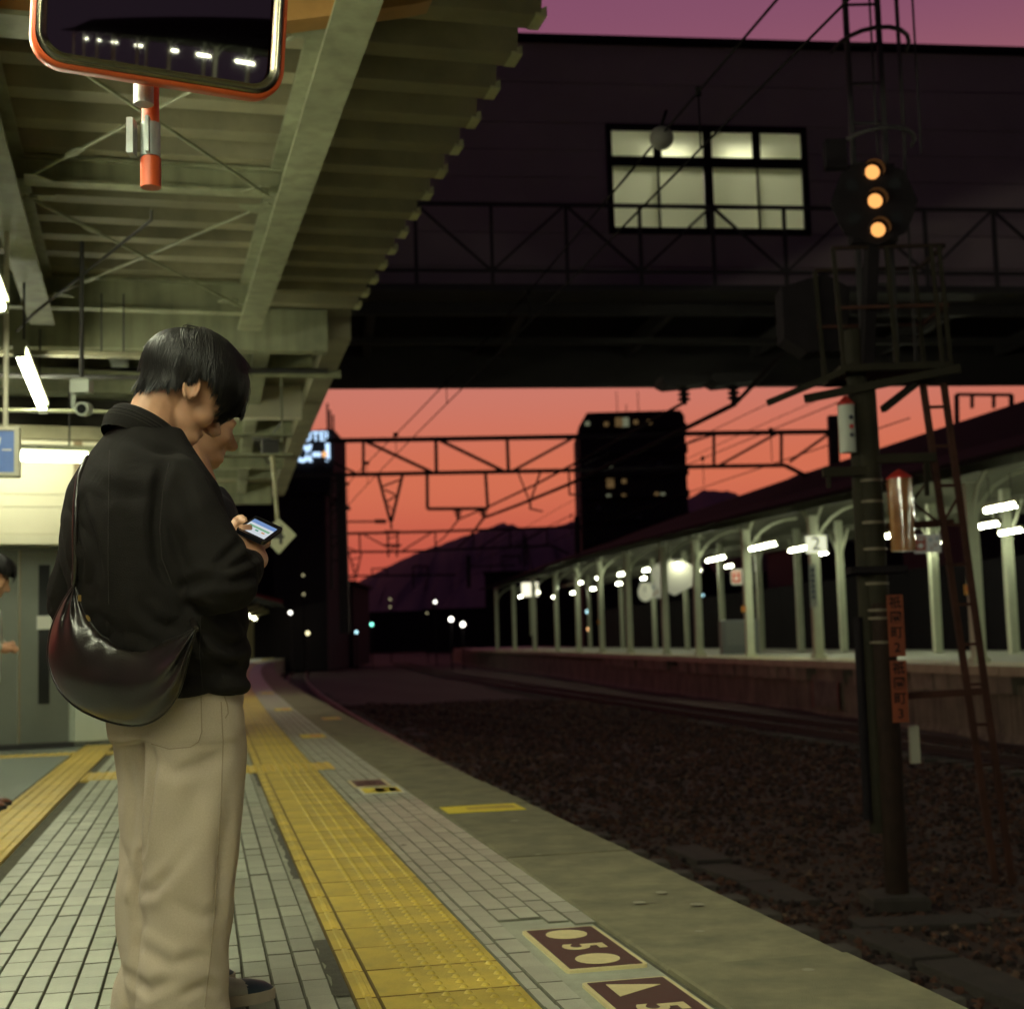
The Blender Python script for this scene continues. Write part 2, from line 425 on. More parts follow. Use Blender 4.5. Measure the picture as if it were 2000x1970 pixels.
# ------------------------------------------------------------------ boarding plates set in the paving
def ellipse(cx, cy, rx, ry, n=28): return [(cx + rx * math.cos(2 * math.pi * i / n), cy + ry * math.sin(2 * math.pi * i / n)) for i in range(n)]
def plate(sc, length, shapes, label):
    M = TM(sc, .692, 0.0)
    t = thing('boarding_marker', label, 'floor sign', M.translation, group='boarding position plates in the platform paving')
    X, Y = Vector(M.col[0][:3]), Vector(M.col[1][:3]); Z = Vector((0, 0, 1)); O = M.translation
    W = .232
    def lay(name, poly, z0, z1, m): MB().prism(poly, O, X, Y, Z, z0, z1).build(name, m, t)
    def rr(w, h, r):
        q = []
        for cx, cy, a0 in ((w / 2 - r, h / 2 - r, 0), (-w / 2 + r, h / 2 - r, 90), (-w / 2 + r, -h / 2 + r, 180), (w / 2 - r, -h / 2 + r, 270)):
            for k in range(4): a = R(a0 + k * 30); q.append((cx + r * math.cos(a), cy + r * math.sin(a)))
        return q
    lay('rim', rr(W, length, .012), -.01, .0035, m_cream)
    lay('face', rr(W - .024, length - .024, .004), .0036, .0048, m_brown)
    for kind, y in shapes:
        if kind == 'o': lay('circle', ellipse(0, y, .063, .063), .0049, .0062, m_cream)
        elif kind == '^': lay('triangle', [(-.062, y + .062), (-.062, y - .066), (.072, y + .02)], .0049, .0062, m_cream)
        elif kind == '5':
            me = text_mesh('5', .17, .0006, bold=.004)
            # digit read from the platform side: its top points to the track
            Mt = basis(O + Y * y + Z * .0056, -Y, X, Z)
            link('digit', me, m_cream, t, mat_world=Mt)
    return t
plate((PLATES[0][0] + PLATES[0][1]) / 2, .555, [('o', .17), ('5', -.01), ('o', -.175)], 'brown floor plate with two cream circles and a 5 in the paving')
plate((PLATES[1][0] + PLATES[1][1]) / 2, .60, [('^', .19), ('5', -.005), ('^', -.20)], 'brown floor plate with cream triangles and a 5, nearest the camera')
def sticker(sc, u, w, h, cols_, label, name='floor_sticker'):
    M = TM(sc, u, 0); X, Y = Vector(M.col[0][:3]), Vector(M.col[1][:3]); Z = Vector((0, 0, 1)); O = M.translation
    t = thing(name, label, 'floor sign', O, group='stickers on the platform floor')
    MB().prism([(-w / 2, -h / 2), (w / 2, -h / 2), (w / 2, h / 2), (-w / 2, h / 2)], O, X, Y, Z, .003, .0056).build('backing', cols_[0], t)
    for (x0, x1, y0, y1, m) in cols_[1]:
        MB().prism([(x0 * w, y0 * h), (x1 * w, y0 * h), (x1 * w, y1 * h), (x0 * w, y1 * h)], O, X, Y, Z, .0057, .0068).build('printed_field', m, t)
y_bright = mat('sticker_yellow', (.70, .58, .04), .5, var=.1); y_or = mat('sticker_orange', (.70, .35, .05), .5); r_red = mat('sticker_red', (.55, .10, .04), .5); w_wh = mat('sticker_white', (.7, .7, .6), .5)
sticker(S(8.95), .70, .25, .36, (w_wh, [(-.45, .45, -.42, .42, y_bright), (-.14, .10, -.34, .34, y_or), (.18, .38, -.36, .36, r_red)]), 'yellow floor sticker with red and orange fields beside the coping')
sticker(S(9.42), .72, .235, .46, (m_cream, [(-.42, .42, -.44, .44, m_brown), (-.2, .2, .2, .26, m_cream), (-.25, .15, -.02, .06, m_cream), (-.2, .2, -.3, -.22, m_cream)]), 'brown floor plate just beyond the yellow floor sticker')
sticker(S(7.78), .30, .42, .30, (y_bright, [(-.2, .42, -.2, .2, m_yel)]), 'long worn yellow plate lying across the concrete coping')
sticker(S(14.4), .72, .24, .55, (y_bright, [(-.1, .35, -.3, .3, y_or)]), 'small yellow floor sticker farther along the paving')
sticker(S(20.6), .72, .24, .7, (y_bright, [(-.1, .35, -.3, .3, y_or)]), 'distant yellow floor sticker, second beyond the brown plates')
sticker(S(17.6), .27, .22, .5, (y_or, [(-.3, .3, -.3, .3, y_bright)]), 'orange floor sticker on the distant coping slab')
sticker(S(28), .72, .24, .9, (y_bright, []), 'faint yellow floor sticker farthest along the platform')

# ------------------------------------------------------------------ tracks and ballast
m_rail = mat('rail_steel', (.16, .07, .05), .45, metal=.6, var=.3, vscale=8)
m_sleep = mat('sleeper', (.075, .065, .055), .9, var=.3, vscale=6, bump=.6)
def track(uc, label, y0, y1, sleepers=True, rm=None):
    t = thing('railway_track', label, 'railway track', P(S(20), -uc, RAILZ), group='railway tracks between the platforms')
    for du in (-.5335, .5335):
        prof = [(-.06, -.14), (.06, -.14), (.06, -.125), (.012, -.11), (.012, -.04), (.033, -.03), (.033, 0), (-.033, 0), (-.033, -.03), (-.012, -.04), (-.012, -.11), (-.06, -.125)]
        ss = np.linspace(S(y0), S(y1), int((y1 - y0) / 1.5)); mb = MB()
        V = [P(s, -uc - du - a, RAILZ + .12 + z) for s in ss for a, z in prof]; n = len(prof)
        mb.add(V, [(i * n + j, i * n + (j + 1) % n, (i + 1) * n + (j + 1) % n, (i + 1) * n + j) for i in range(len(ss) - 1) for j in range(n)])
        mb.build('rail', rm or m_rail, t)
    if sleepers:
        me = MB().cbox((0, 0, -.06), (2.1, .22, .14), .01).mesh('sleeper', [m_sleep])
        s = S(y0) + .3
        while s < S(min(y1, 60)):
            link('sleeper', me, None, t, mat_world=TM(s, -uc, RAILZ - .03)); s += .62
track(1.17, 'curved railway track running along the near platform edge', -8, 170)
track(10.0, 'railway track beside the stone face of the far platform', -8, 170, rm=mat('rail_dull', (.035, .022, .018), .8, var=.3))
# broken stone ballast
def rock(seed):
    r = np.random.default_rng(seed)
    t = (1 + 5 ** .5) / 2
    V = np.array([(-1, t, 0), (1, t, 0), (-1, -t, 0), (1, -t, 0), (0, -1, t), (0, 1, t), (0, -1, -t), (0, 1, -t), (t, 0, -1), (t, 0, 1), (-t, 0, -1), (-t, 0, 1)]) / 1.9
    V = V * r.uniform(.65, 1.25, (12, 1)) * np.array([1.15, 1.0, .92])
    F = np.array([(0, 11, 5), (0, 5, 1), (0, 1, 7), (0, 7, 10), (0, 10, 11), (1, 5, 9), (5, 11, 4), (11, 10, 2), (10, 7, 6), (7, 1, 8), (3, 9, 4), (3, 4, 2), (3, 2, 6), (3, 6, 8), (3, 8, 9), (4, 9, 5), (2, 4, 11), (6, 2, 10), (8, 6, 7), (9, 8, 1)])
    return V, F
rocks = [rock(i) for i in range(6)]
bedm = MB()
nS, nU = 150, 46
def bed_z(s, u):
    q = -u
    z = RAILZ - .06 + .05 * math.sin(q * 1.6 + .4) * math.sin(s * .21) + .02 * math.sin(s * 1.3 + q * 3)
    return z
bedm.grid(lambda i, j: P(S(2) + (S(120) - S(2)) * (i / (nS - 1)) ** 1.6, -.02 - 13.5 * j / (nU - 1), bed_z(S(2) + (S(120) - S(2)) * (i / (nS - 1)) ** 1.6, -.02 - 13.5 * j / (nU - 1))), nS, nU)
m_bed = mat('ballast_bed', (.045, .025, .018), .95, var=.5, vscale=14, bump=1., bscale=45)
bd = bedm.build('trackbed', m_bed); bd['kind'] = 'structure'
def scatter(name, n, y0, y1, q0, q1, smin, smax, m):
    out_v, out_f = [], []; cnt = 0
    ys = y0 + (y1 - y0) * RNG.random(n) ** 1.5; qs = RNG.uniform(q0, q1, n)
    base = 0
    for i in range(n):
        s = S(ys[i]); V, F = rocks[i % 6]
        a, b_, c = RNG.uniform(0, 6.28, 3); ca, sa, cb, sb = math.cos(a), math.sin(a), math.cos(b_), math.sin(b_)
        Rm = np.array([[ca, -sa, 0], [sa, ca, 0], [0, 0, 1]]) @ np.array([[1, 0, 0], [0, cb, -sb], [0, sb, cb]])
        k = RNG.uniform(smin, smax) * (1 + .035 * max(0, ys[i] - 12))
        p = P(s, -qs[i], bed_z(s, -qs[i]) + RNG.uniform(-.01, .028))
        out_v.append(V @ Rm.T * k + np.array(p)); out_f.append(F + base); base += 12
    me = np_mesh(name, np.concatenate(out_v), np.concatenate(out_f)); me.materials.append(m)
    o = bpy.data.objects.new(name, me); COL.objects.link(o); o['kind'] = 'stuff'
    return o
def stone_mat():
    m = mat('ballast_stone', (.095, .050, .034), .85, bump=.4, bscale=90)
    t = m.node_tree; n = t.nodes; l = t.links
    ge = n.new('ShaderNodeNewGeometry'); cr = n.new('ShaderNodeValToRGB'); l.new(ge.outputs['Random Per Island'], cr.inputs[0])
    st = [(0, (.010, .006, .005)), (.35, (.032, .013, .008)), (.7, (.066, .024, .012)), (.93, (.095, .038, .019)), (1, (.13, .085, .055))]
    while len(cr.color_ramp.elements) < len(st): cr.color_ramp.elements.new(.5)
    for e, (p, c) in zip(cr.color_ramp.elements, st): e.position = p; e.color = (*c, 1)
    l.new(cr.outputs[0], n['Principled BSDF'].inputs['Base Color']); return m
o = scatter('ballast', 42000, 6.4, 46, .9, 10.5, .016, .033, stone_mat())
tag(o, 'rust brown broken stone ballast covering the trackbed', 'ballast')
# concrete cable trough with lids, running beside the near track
m_trough = mat('trough_concrete', (.036, .028, .023), .9, var=.35, vscale=5, bump=.6, objvar=.15)
tr = thing('cable_trough', 'flat concrete cable trough with lids running across the ballast', 'cable trough', P(S(12), -2.62, RAILZ))
y = 5.0
me = MB().cbox((0, 0, -.02), (.33, .92, .10), .008).mesh('trough_lid', [m_trough])
while y < 34:
    if random.random() > .06: link('trough_lid', me, None, tr, mat_world=TM(S(y), -2.62 + random.gauss(0, .01), RAILZ - .078 + random.gauss(0, .012)) @ Matrix.Rotation(random.gauss(0, .03), 4, 'Z'))
    y += .95
for k in range(3): link('trough_lid', me, None, tr, mat_world=TM(S(9.3), -3.05 - k * .95, RAILZ - .075) @ Matrix.Rotation(R(80), 4, 'Z'))
# ------------------------------------------------------------------ near canopy (straight bay above the camera)
CO = Vector((.12, 6.65, 0)); CT = Vector((-.2559, .9667, 0)); CN = Vector((-.9667, -.2559, 0)); ZZ = Vector((0, 0, 1))
def C(s, v, z): return CO + CT * s + CN * v + ZZ * z
m_deck = mat('roof_deck_paint', (.235, .215, .130), .6, var=.28, vscale=1.6, objvar=.10, bump=.1, bscale=40)
m_beam = mat('beam_paint', (.275, .285, .175), .5, var=.22, vscale=2.2, streak=.28, bump=.15, bscale=60)
m_beamb = mat('brown_beam_paint', (.36, .19, .055), .5, var=.2, vscale=3)
m_cap = mat('deck_end_cap', (.50, .50, .30), .5, var=.1)
m_dark = mat('dark_steel', (.035, .033, .030), .55, var=.2)
m_galv = mat('galvanised', (.36, .40, .38), .42, metal=.5, var=.18, vscale=25)
m_cream_wall = mat('cream_panel', (.66, .62, .46), .5, var=.06, vscale=1.5)
m_white_wall = mat('white_wall', (.58, .64, .52), .55, var=.06, vscale=2)
can = thing('platform_canopy', 'cream steel canopy with folded metal roof over the near platform', 'canopy', C(0, 2.6, 0))
RP = .472
def deck_panel(s0, fn, v0, v1, zb, zt, m, parent, name='roof_panel'):
    prof = [(0, zb), (.15, zb), (.205, zt), (.355, zt), (.41, zt), (RP, zb)]
    prof = [(0, zb), (.16, zb), (.215, zt), (.415, zt), (RP, zb)]
    mb = MB()
    V = [fn(s0 + a, v, z) for v in (v0, v1) for a, z in prof] + [fn(s0 + a, v, z + .012) for v in (v0, v1) for a, z in prof]
    n = len(prof); F = []
    for i in range(n - 1):
        F += [(i, i + 1, n + i + 1, n + i), (2 * n + i, 3 * n + i, 3 * n + i + 1, 2 * n + i + 1), (i, 2 * n + i, 2 * n + i + 1, i + 1)]
    mb.add(V, F); mb.build(name, m, parent, fixn=False)
    MB().add([fn(s0 - .004, v0 - .03, zb - .004), fn(s0 + .164, v0 - .03, zb - .004), fn(s0 + .164, v0 + .03, zb - .004), fn(s0 - .004, v0 + .03, zb - .004),
              fn(s0 - .004, v0 - .03, zb + .05), fn(s0 + .164, v0 - .03, zb + .05), fn(s0 + .164, v0 + .03, zb + .016), fn(s0 - .004, v0 + .03, zb + .016)],
             [(0, 1, 2, 3), (0, 4, 5, 1), (0, 3, 7, 4), (1, 5, 6, 2)]).build('end_cap', m_cap, parent)
s = -16 * RP + .09
while s < 6.3:
    deck_panel(s, C, -.12, 5.3, 4.0, 4.17, m_deck, can); s += RP
def hbeam(mb, fn, a, b, v, z0, z1, w, along=True, tw=.02):
    """H section, web plus two flanges; along=True runs in s"""
    g = (lambda q, o, z: fn(q, v + o, z)) if along else (lambda q, o, z: fn(v + o, q, z))
    for (o0, o1, za, zb) in ((-w / 2, w / 2, z0, z0 + tw), (-w / 2, w / 2, z1 - tw, z1), (-.008, .008, z0 + tw, z1 - tw)):
        P8 = [g(q, o, z) for q in (a, b) for o, z in ((o0, za), (o1, za), (o1, zb), (o0, zb))]
        mb.add(P8, [(3, 2, 1, 0), (4, 5, 6, 7), (0, 1, 5, 4), (1, 2, 6, 5), (2, 3, 7, 6), (3, 0, 4, 7)])
for v in (.90, 2.62, 4.4):
    mb = MB(); hbeam(mb, C, -8, 5.9, v, 3.66, 3.995, .20); mb.build('long_beam', m_beam, can)
for sx in (-6.2, -3.25, 2.62, 5.55):
    mb = MB(); hbeam(mb, C, .93, 2.60, sx, 3.82 if sx == 2.62 else 3.72, 3.99, .12, along=False); mb.build('cross_beam', m_beam, can)
    mb = MB(); hbeam(mb, C, 2.64, 4.38, sx, 3.72, 3.99, .12, along=False); mb.build('cross_beam', m_beam, can)
# brown tapered cantilever close overhead
mb = MB()
poly = [(.52, 3.99), (.52, 3.83), (.62, 3.80), (1.5, 3.60), (5.2, 3.60), (5.2, 3.99)]
mb.prism([(p[0], p[1]) for p in poly], C(-.25, 0, 0), CN, ZZ, CT, -.07, .07)
mb.build('cantilever_beam', m_beamb, can)
mb = MB(); P8 = [C(q, v, z) for v in (1.55, 5.2) for q, z in ((-.37, 3.575), (-.13, 3.575), (-.13, 3.598), (-.37, 3.598))]
mb.add(P8, [(3, 2, 1, 0), (4, 5, 6, 7), (0, 1, 5, 4), (1, 2, 6, 5), (2, 3, 7, 6), (3, 0, 4, 7)]); mb.build('beam_flange', m_beam, can)
# bracing rods with turnbuckles
def rod(a, b, t=.3):
    mb = MB(); a, b = Vector(a), Vector(b); mb.tube([a, b], .010, 6)
    c = a.lerp(b, t); d = (b - a).normalized(); r = d.cross(ZZ).normalized()
    for q in (-1, 1): mb.tube([c - d * .10, c - d * .07 + r * (.022 * q), c + d * .07 + r * (.022 * q), c + d * .10], .008, 5)
    mb.box(a + d * .05, (.10, .03, .012)); mb.box(b - d * .05, (.10, .03, .012))
    mb.build('brace_rod', m_beam, can)
for s0, s1 in ((-.05, 2.5), (2.72, 5.45), (-3.1, -.45)):
    rod(C(s0, 1.0, 3.80), C(s1, 2.52, 3.80), .78); rod(C(s0, 2.52, 3.77), C(s1, 1.0, 3.77), .25)
for sx in (-.05, 2.5, 2.74, 5.43):
    for v in (1.03, 2.50):
        mb = MB(); mb.prism([(0, 0), (.16, 0), (.16, .05), (.05, .16), (0, .16)], C(sx, v, 3.785), CT * (1 if sx in (-.05, 2.74) else -1), CN * (1 if v < 2 else -1), ZZ, 0, .01); mb.build('gusset_plate', m_beam, can)
# conduit hanging under the deck
mb = MB(); mb.tube([C(2.66, 1.75, 3.70), C(2.68, 1.75, 3.64), C(4.6, 2.6, 3.45), C(5.0, 2.75, 3.4)], .011, 6); mb.build('conduit', m_dark, can)
# columns carrying the canopy (behind the camera and off to the left)
for sx in (-6.2,):
    mb = MB(); mb.tube([C(sx, 3.4, 0), C(sx, 3.4, 3.99)], .11, 14); mb.build('column', m_beam, can)

# ------------------------------------------------------------------ lower canopy beyond, following the curve
can2 = thing('platform_canopy', 'lower cream canopy bay with boxed beams beyond the folded roof', 'canopy', P(S(18), 2.6, 0))
y0, y1 = 13.3, 27.2
for i in range(8):
    a, b_ = S(y0 + (y1 - y0) * i / 8) + .01, S(y0 + (y1 - y0) * (i + 1) / 8) - .01
    q = MB(); V = [P(s_, u, z) for s_ in (a, (a + b_) / 2, b_) for u, z in ((.43, 4.02), (5.2, 4.02), (5.2, 4.08), (.43, 4.08))]
    q.add(V, [(4 * k + j, 4 * k + (j + 1) % 4, 4 * k + 4 + (j + 1) % 4, 4 * k + 4 + j) for k in range(2) for j in range(4)] + [(0, 1, 2, 3), (11, 10, 9, 8)]); q.build('soffit_panel', m_deck, can2)
    q = MB(); V = [P(s_, u, z) for s_ in (a, (a + b_) / 2, b_) for u, z in ((.38, 3.80), (.60, 3.80), (.60, 4.015), (.38, 4.03))]
    q.add(V, [(4 * k + j, 4 * k + (j + 1) % 4, 4 * k + 4 + (j + 1) % 4, 4 * k + 4 + j) for k in range(2) for j in range(4)] + [(0, 1, 2, 3), (11, 10, 9, 8)]); q.build('edge_fascia', m_deck, can2)
for i, yy in enumerate((13.1, 15.0, 16.9, 19.2, 21.6, 24.2, 26.9)):
    q = MB(); dz = .16 if i % 2 else .0
    V = [P(S(yy) + ds, u, z) for u in (.63, 5.1) for ds, z in ((-.09, 3.62 + dz), (.09, 3.62 + dz), (.09, 4.01), (-.09, 4.01))]
    q.add(V, [(3, 2, 1, 0), (4, 5, 6, 7), (0, 1, 5, 4), (1, 2, 6, 5), (2, 3, 7, 6), (3, 0, 4, 7)]); q.build('cross_beam', m_cream_wall if i in (2,) else m_beam, can2)
for u in (1.2, 2.6):
    q = MB(); k = 12
    V = [P(S(13.2 + 13.5 * i / (k - 1)), u + o, z) for i in range(k) for o, z in ((-.08, 3.78), (.08, 3.78), (.08, 4.01), (-.08, 4.01))]
    q.add(V, [(4 * i + j, 4 * i + (j + 1) % 4, 4 * i + 4 + (j + 1) % 4, 4 * i + 4 + j) for i in range(k - 1) for j in range(4)]); q.build('long_beam', m_beam, can2)
q = MB(); q.tube([P(S(14.55), .5, 3.74), P(S(14.55), 4.5, 3.70)], .03, 8); q.build('gutter_pipe', m_dark, can2)
q = MB(); q.tube([P(S(14.62), .36, 3.72), P(S(14.62), 2.3, 3.72)], .045, 8); q.build('gutter_pipe', m_beam, can2)
for yy, u in ((15.2, 2.3), (20.3, 1.9), (26.5, 1.8)):
    q = MB(); q.tube([P(S(yy), u, 0), P(S(yy), u, 3.75)], .085, 12); q.build('column', m_beam, can2)
for (ya, ua, yb, ub) in ((17.2, .8, 19.0, 1.15), (19.4, 1.1, 21.4, .7)):
    q = MB(); q.tube([P(S(ya), ua, 3.7), P(S((ya + yb) / 2), (ua + ub) / 2, 3.55), P(S(yb), ub, 3.7)], .012, 6); q.build('cable', m_dark, can2)
# black display box hung under the lower canopy
DBY, DBU = S(14.55), 1.10
t = thing('display_box', 'small black display box hung under the lower canopy', 'display', P(DBY, DBU, 2.8))
q = MB(); M3 = TM(DBY, DBU, 3).to_3x3(); q.box(P(DBY, DBU, 2.94), (.17, .14, .14), M3); q.build('case', m_dark, t)
q = MB(); q.box(P(DBY, DBU + .15, 3.06), (.75, .16, .025), M3); q.box(P(DBY, DBU + .15, 2.855), (.75, .16, .025), M3); q.build('shelf', m_beam, t)
q = MB(); q.tube([P(DBY, DBU + .42, 2.86), P(DBY, DBU + .42, 3.66)], .012, 6); q.tube([P(DBY, DBU - .12, 2.86), P(DBY, DBU - .12, 3.66)], .012, 6); q.build('hanger', m_beam, t)

# ------------------------------------------------------------------ fluorescent lamps
TUBE = (.98, 1.0, .71); m_refl = mat('lamp_reflector', (.62, .62, .52), .45)
def lamp(pos, d, n_tubes, label, strength, r=.030, group='fluorescent lamps under the near canopy', hang=.55, tl=1.22, vis=None):
    pos, d = Vector(pos), Vector(d).normalized(); side = d.cross(ZZ).normalized()
    t = thing('fluorescent_lamp', label, 'lamp', pos, group=group)
    L_ = n_tubes * tl
    for k in range(n_tubes):
        a = pos + d * (-L_ / 2 + k * tl + .015); b_ = pos + d * (-L_ / 2 + (k + 1) * tl - .015)
        q = MB(); q.tube([a, a + d * .012, b_ - d * .012, b_], r, 10, radii=[r * .75, r, r, r * .75]); q.build('tube', emat('tube_glow_%g' % strength, TUBE, strength), t)
    q = MB(); q.bar(pos - d * (L_ / 2 + .05) + ZZ * (r + .035), pos + d * (L_ / 2 + .05) + ZZ * (r + .035), .10, .05); q.build('batten', m_beam, t)
    for e in (-1, 1):
        q = MB(); q.box(pos + d * (e * (L_ / 2 + .022)) + ZZ * .012, (.07, .07, .085)); q.build('lamp_holder', m_beam, t)
    if hang:
        for e in (-.35, .35):
            q = MB(); q.tube([pos + d * (L_ * e) + ZZ * (r + .06), pos + d * (L_ * e) + ZZ * (r + .06 + hang)], .009, 6); q.build('hanger', m_dark, t)
    return t
LS = 84.
for i, sc in enumerate((-12.9, -9.3, -5.7, -2.1, 1.5)):
    lab = ['twin fluorescent lamp hanging over the platform, cut by the left edge of the picture', 'bright fluorescent lamp beyond the hanging row at upper left'][0]
    lamp(C(sc, 2.66, 3.05), CT, 2, lab if i == 4 else '%s fluorescent lamp of the overhead row behind the camera' % ['farthest', 'third', 'second', 'nearest'][i], LS * (2.4, 2.5, 2.5, 1.6, 1.)[i])
lamp(C(5.35, 2.66, 3.05), CT, 2, 'slanting pair of bright fluorescent tubes left of the young man', LS)
for yy, od in ((17.2, 'first'), (21.4, 'second'), (25.6, 'third')):
    lamp(P(S(yy), 3.0, 3.1), frame(S(yy))[1], 2, '%s fluorescent lamp under the lower canopy, hidden behind the man' % od, LS)

# ------------------------------------------------------------------ station building with doors at the left
BX = Vector((.915, .404, 0)).normalized(); BO = Vector((-4.87, 13.40, 0)); BY = Vector((-BX.y, BX.x, 0))
def Bp(a, d, z): return BO + BX * a + BY * d + ZZ * z
bld = thing('station_building', 'cream station block with grey glazed doors left of the man', 'building', Bp(0, 0, 0))
def bbox(mb, a0, a1, d0, d1, z0, z1):
    V = [Bp(a, d, z) for a in (a0, a1) for d, z in ((d0, z0), (d1, z0), (d1, z1), (d0, z1))]
    mb.add(V, [(3, 2, 1, 0), (4, 5, 6, 7), (0, 1, 5, 4), (1, 2, 6, 5), (2, 3, 7, 6), (3, 0, 4, 7)]); return mb
m_door = mat('door_grey', (.17, .185, .15), .42, var=.1, vscale=2)
m_doorglass = mat('door_glass', (.02, .022, .02), .12, spec=.6)
m_trim = mat('door_trim', (.26, .19, .10), .5)
bbox(MB(), -4, 1.7, .08, 3.5, 0, 2.9).build('wall', m_white_wall, bld)
bbox(MB(), .66, 1.7, 0, .079, 0, 1.93).build('wall_panel', m_white_wall, bld)
bbox(MB(), -4, 1.78, -.28, .12, 1.93, 2.02).build('shutter_box_lip', m_cream_wall, bld)
for (z0, z1) in ((2.026, 2.28), (2.286, 2.40), (2.406, 2.92)):
    bbox(MB(), -4, 1.78, -.25, .12, z0, z1).build('fascia_panel', m_cream_wall, bld)
bbox(MB(), .62, .70, -.262, -.252, 2.3, 2.92).build('fascia_joint', m_trim, bld)
bbox(MB(), -4, 1.78, -.35, .2, 2.93, 3.05).build('cornice', m_deck, bld)
bbox(MB(), -4, 1.78, -.30, .2, 3.4, 3.62).build('upper_beam', m_beam, bld)
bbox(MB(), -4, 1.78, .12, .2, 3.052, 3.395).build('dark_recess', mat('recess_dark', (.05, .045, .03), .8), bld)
bbox(MB(), -4, 1.72, .0, .06, 0.0, .05).build('skirting', m_dark, bld)
for k in range(5):
    a0 = .62 - (k + 1) * .47
    d_ = bbox(MB(), a0 + .006, a0 + .464, .03, .07, .051, 1.90).build('door', m_door, bld)
    bbox(MB(), a0 + .18, a0 + .285, .022, .0295, .42, 1.75).build('glass_slit', m_doorglass, d_)
    bbox(MB(), a0 + .165, a0 + .30, .012, .0215, 1.13, 1.26).build('notice', w_wh, d_)
    bbox(MB(), a0 + .002, a0 + .016, .018, .029, .06, 1.90).build('edge_trim', m_trim, d_)
bbox(MB(), -.66, -.50, .0, .012, 1.30, 1.45).build('yellow_notice', mat('notice_yellow', (.62, .62, .05), .5), bld)
lamp(Bp(.10, -.75, 2.70), BX, 1, 'horizontal fluorescent lamp in front of the cream fascia beside the blue sign', LS * .30, r=.045, hang=.6)
# overhead clutter left of the head: duct, rods
t = thing('cable_rack', 'dark cable rack hung on rods under the canopy left of the head', 'cable rack', C(5.0, 2.2, 3.2))
for v in (1.95, 2.12):
    q = MB(); q.tube([C(5.1, v, 3.25), C(5.1, v, 3.75)], .008, 6); q.build('rod', m_dark, t)
q = MB(); q.bar(C(5.1, 1.0, 3.25), C(5.1, 4.2, 3.25), .10, .035); q.build('tray', m_deck, t)
q = MB(); q.tube([C(5.35, 1.0, 3.12), C(5.35, 4.2, 3.12)], .02, 6); q.build('cable', m_dark, t)
q = MB(); q.tube([C(5.5, 1.0, 2.86), C(5.5, 4.2, 2.86)], .015, 6); q.build('cable', m_beam, t)

# ------------------------------------------------------------------ blue hanging sign
SO = Vector((-3.18, 9.05, 0)); SX = Vector((.97, .24, 0)).normalized(); SY = Vector((-SX.y, SX.x, 0))
t = thing('hanging_sign', 'blue station sign with white emblem hung at the left edge', 'sign', (SO.x, SO.y, 2.05))
m_blue = mat('sign_blue', (.10, .19, .48), .35, var=.05, emit=(.12, .2, .5), estr=.12); m_frame = mat('sign_frame', (.55, .53, .40), .4)
def Sp(a, d, z): return SO + SX * a + SY * d + ZZ * z
def sbox(mb, a0, a1, d0, d1, z0, z1):
    V = [Sp(a, d, z) for a in (a0, a1) for d, z in ((d0, z0), (d1, z0), (d1, z1), (d0, z1))]
    return mb.add(V, [(3, 2, 1, 0), (4, 5, 6, 7), (0, 1, 5, 4), (1, 2, 6, 5), (2, 3, 7, 6), (3, 0, 4, 7)])
sbox(MB(), -1.15, -.032, -.05, .05, 2.065, 2.335).build('panel', m_blue, t)
q = MB(); sbox(q, -1.18, .0, -.06, .06, 2.336, 2.36); sbox(q, -1.18, .0, -.06, .06, 2.04, 2.064); sbox(q, -.031, .0, -.06, .06, 2.064, 2.336); sbox(q, -1.18, -1.151, -.06, .06, 2.064, 2.336); q.build('frame', m_frame, t)
m_wht = mat('sign_white', (.75, .76, .72), .4)
q = MB(); q.prism([(-.24, .07), (-.20, .045), (-.16, .055), (-.112, .06), (-.118, .02), (-.14, -.02), (-.17, -.045), (-.21, -.03), (-.24, -.045)], Sp(0, -.051, 2.23), SX, ZZ, SY, -.003, 0); q.build('emblem', m_wht, t)
sbox(MB(), -.105, -.048, -.054, -.051, 2.205, 2.215).build('dash_mark', m_wht, t)
for a in (-.09, -1.05):
    q = MB(); q.tube([Sp(a, 0, 2.36), Sp(a, 0, 3.66)], .018, 8); q.build('hanger_pipe', m_frame, t)

# ------------------------------------------------------------------ CCTV camera
cp = Vector((-2.92, 9.5, 2.62))
t = thing('security_camera', 'white dome security camera on a drop bracket left of the head', 'camera', cp)
q = MB(); q.tube([cp + ZZ * .14, cp + ZZ * 1.1], .016, 8); q.build('drop_pipe', m_dark, t)
q = MB(); q.cbox(cp + Vector((0, 0, .09)), (.13, .11, .10), .015); q.bar(cp + Vector((-.055, 0, .06)), cp + Vector((-.055, 0, -.05)), .022, .03); q.bar(cp + Vector((-.06, 0, -.05)), cp + Vector((.0, 0, -.07)), .022, .03); q.build('bracket', mat('camera_white', (.55, .6, .5), .4), t)
q = MB(); q.tube([cp + Vector((.015, .06, -.06)), cp + Vector((.015, -.05, -.075))], .048, 16); q.build('housing', mat('camera_white', (.5, .5, .5)), t)
q = MB(); q.tube([cp + Vector((.015, -.0505, -.075)), cp + Vector((.015, -.056, -.0755))], .034, 16); q.build('lens', m_doorglass, t)

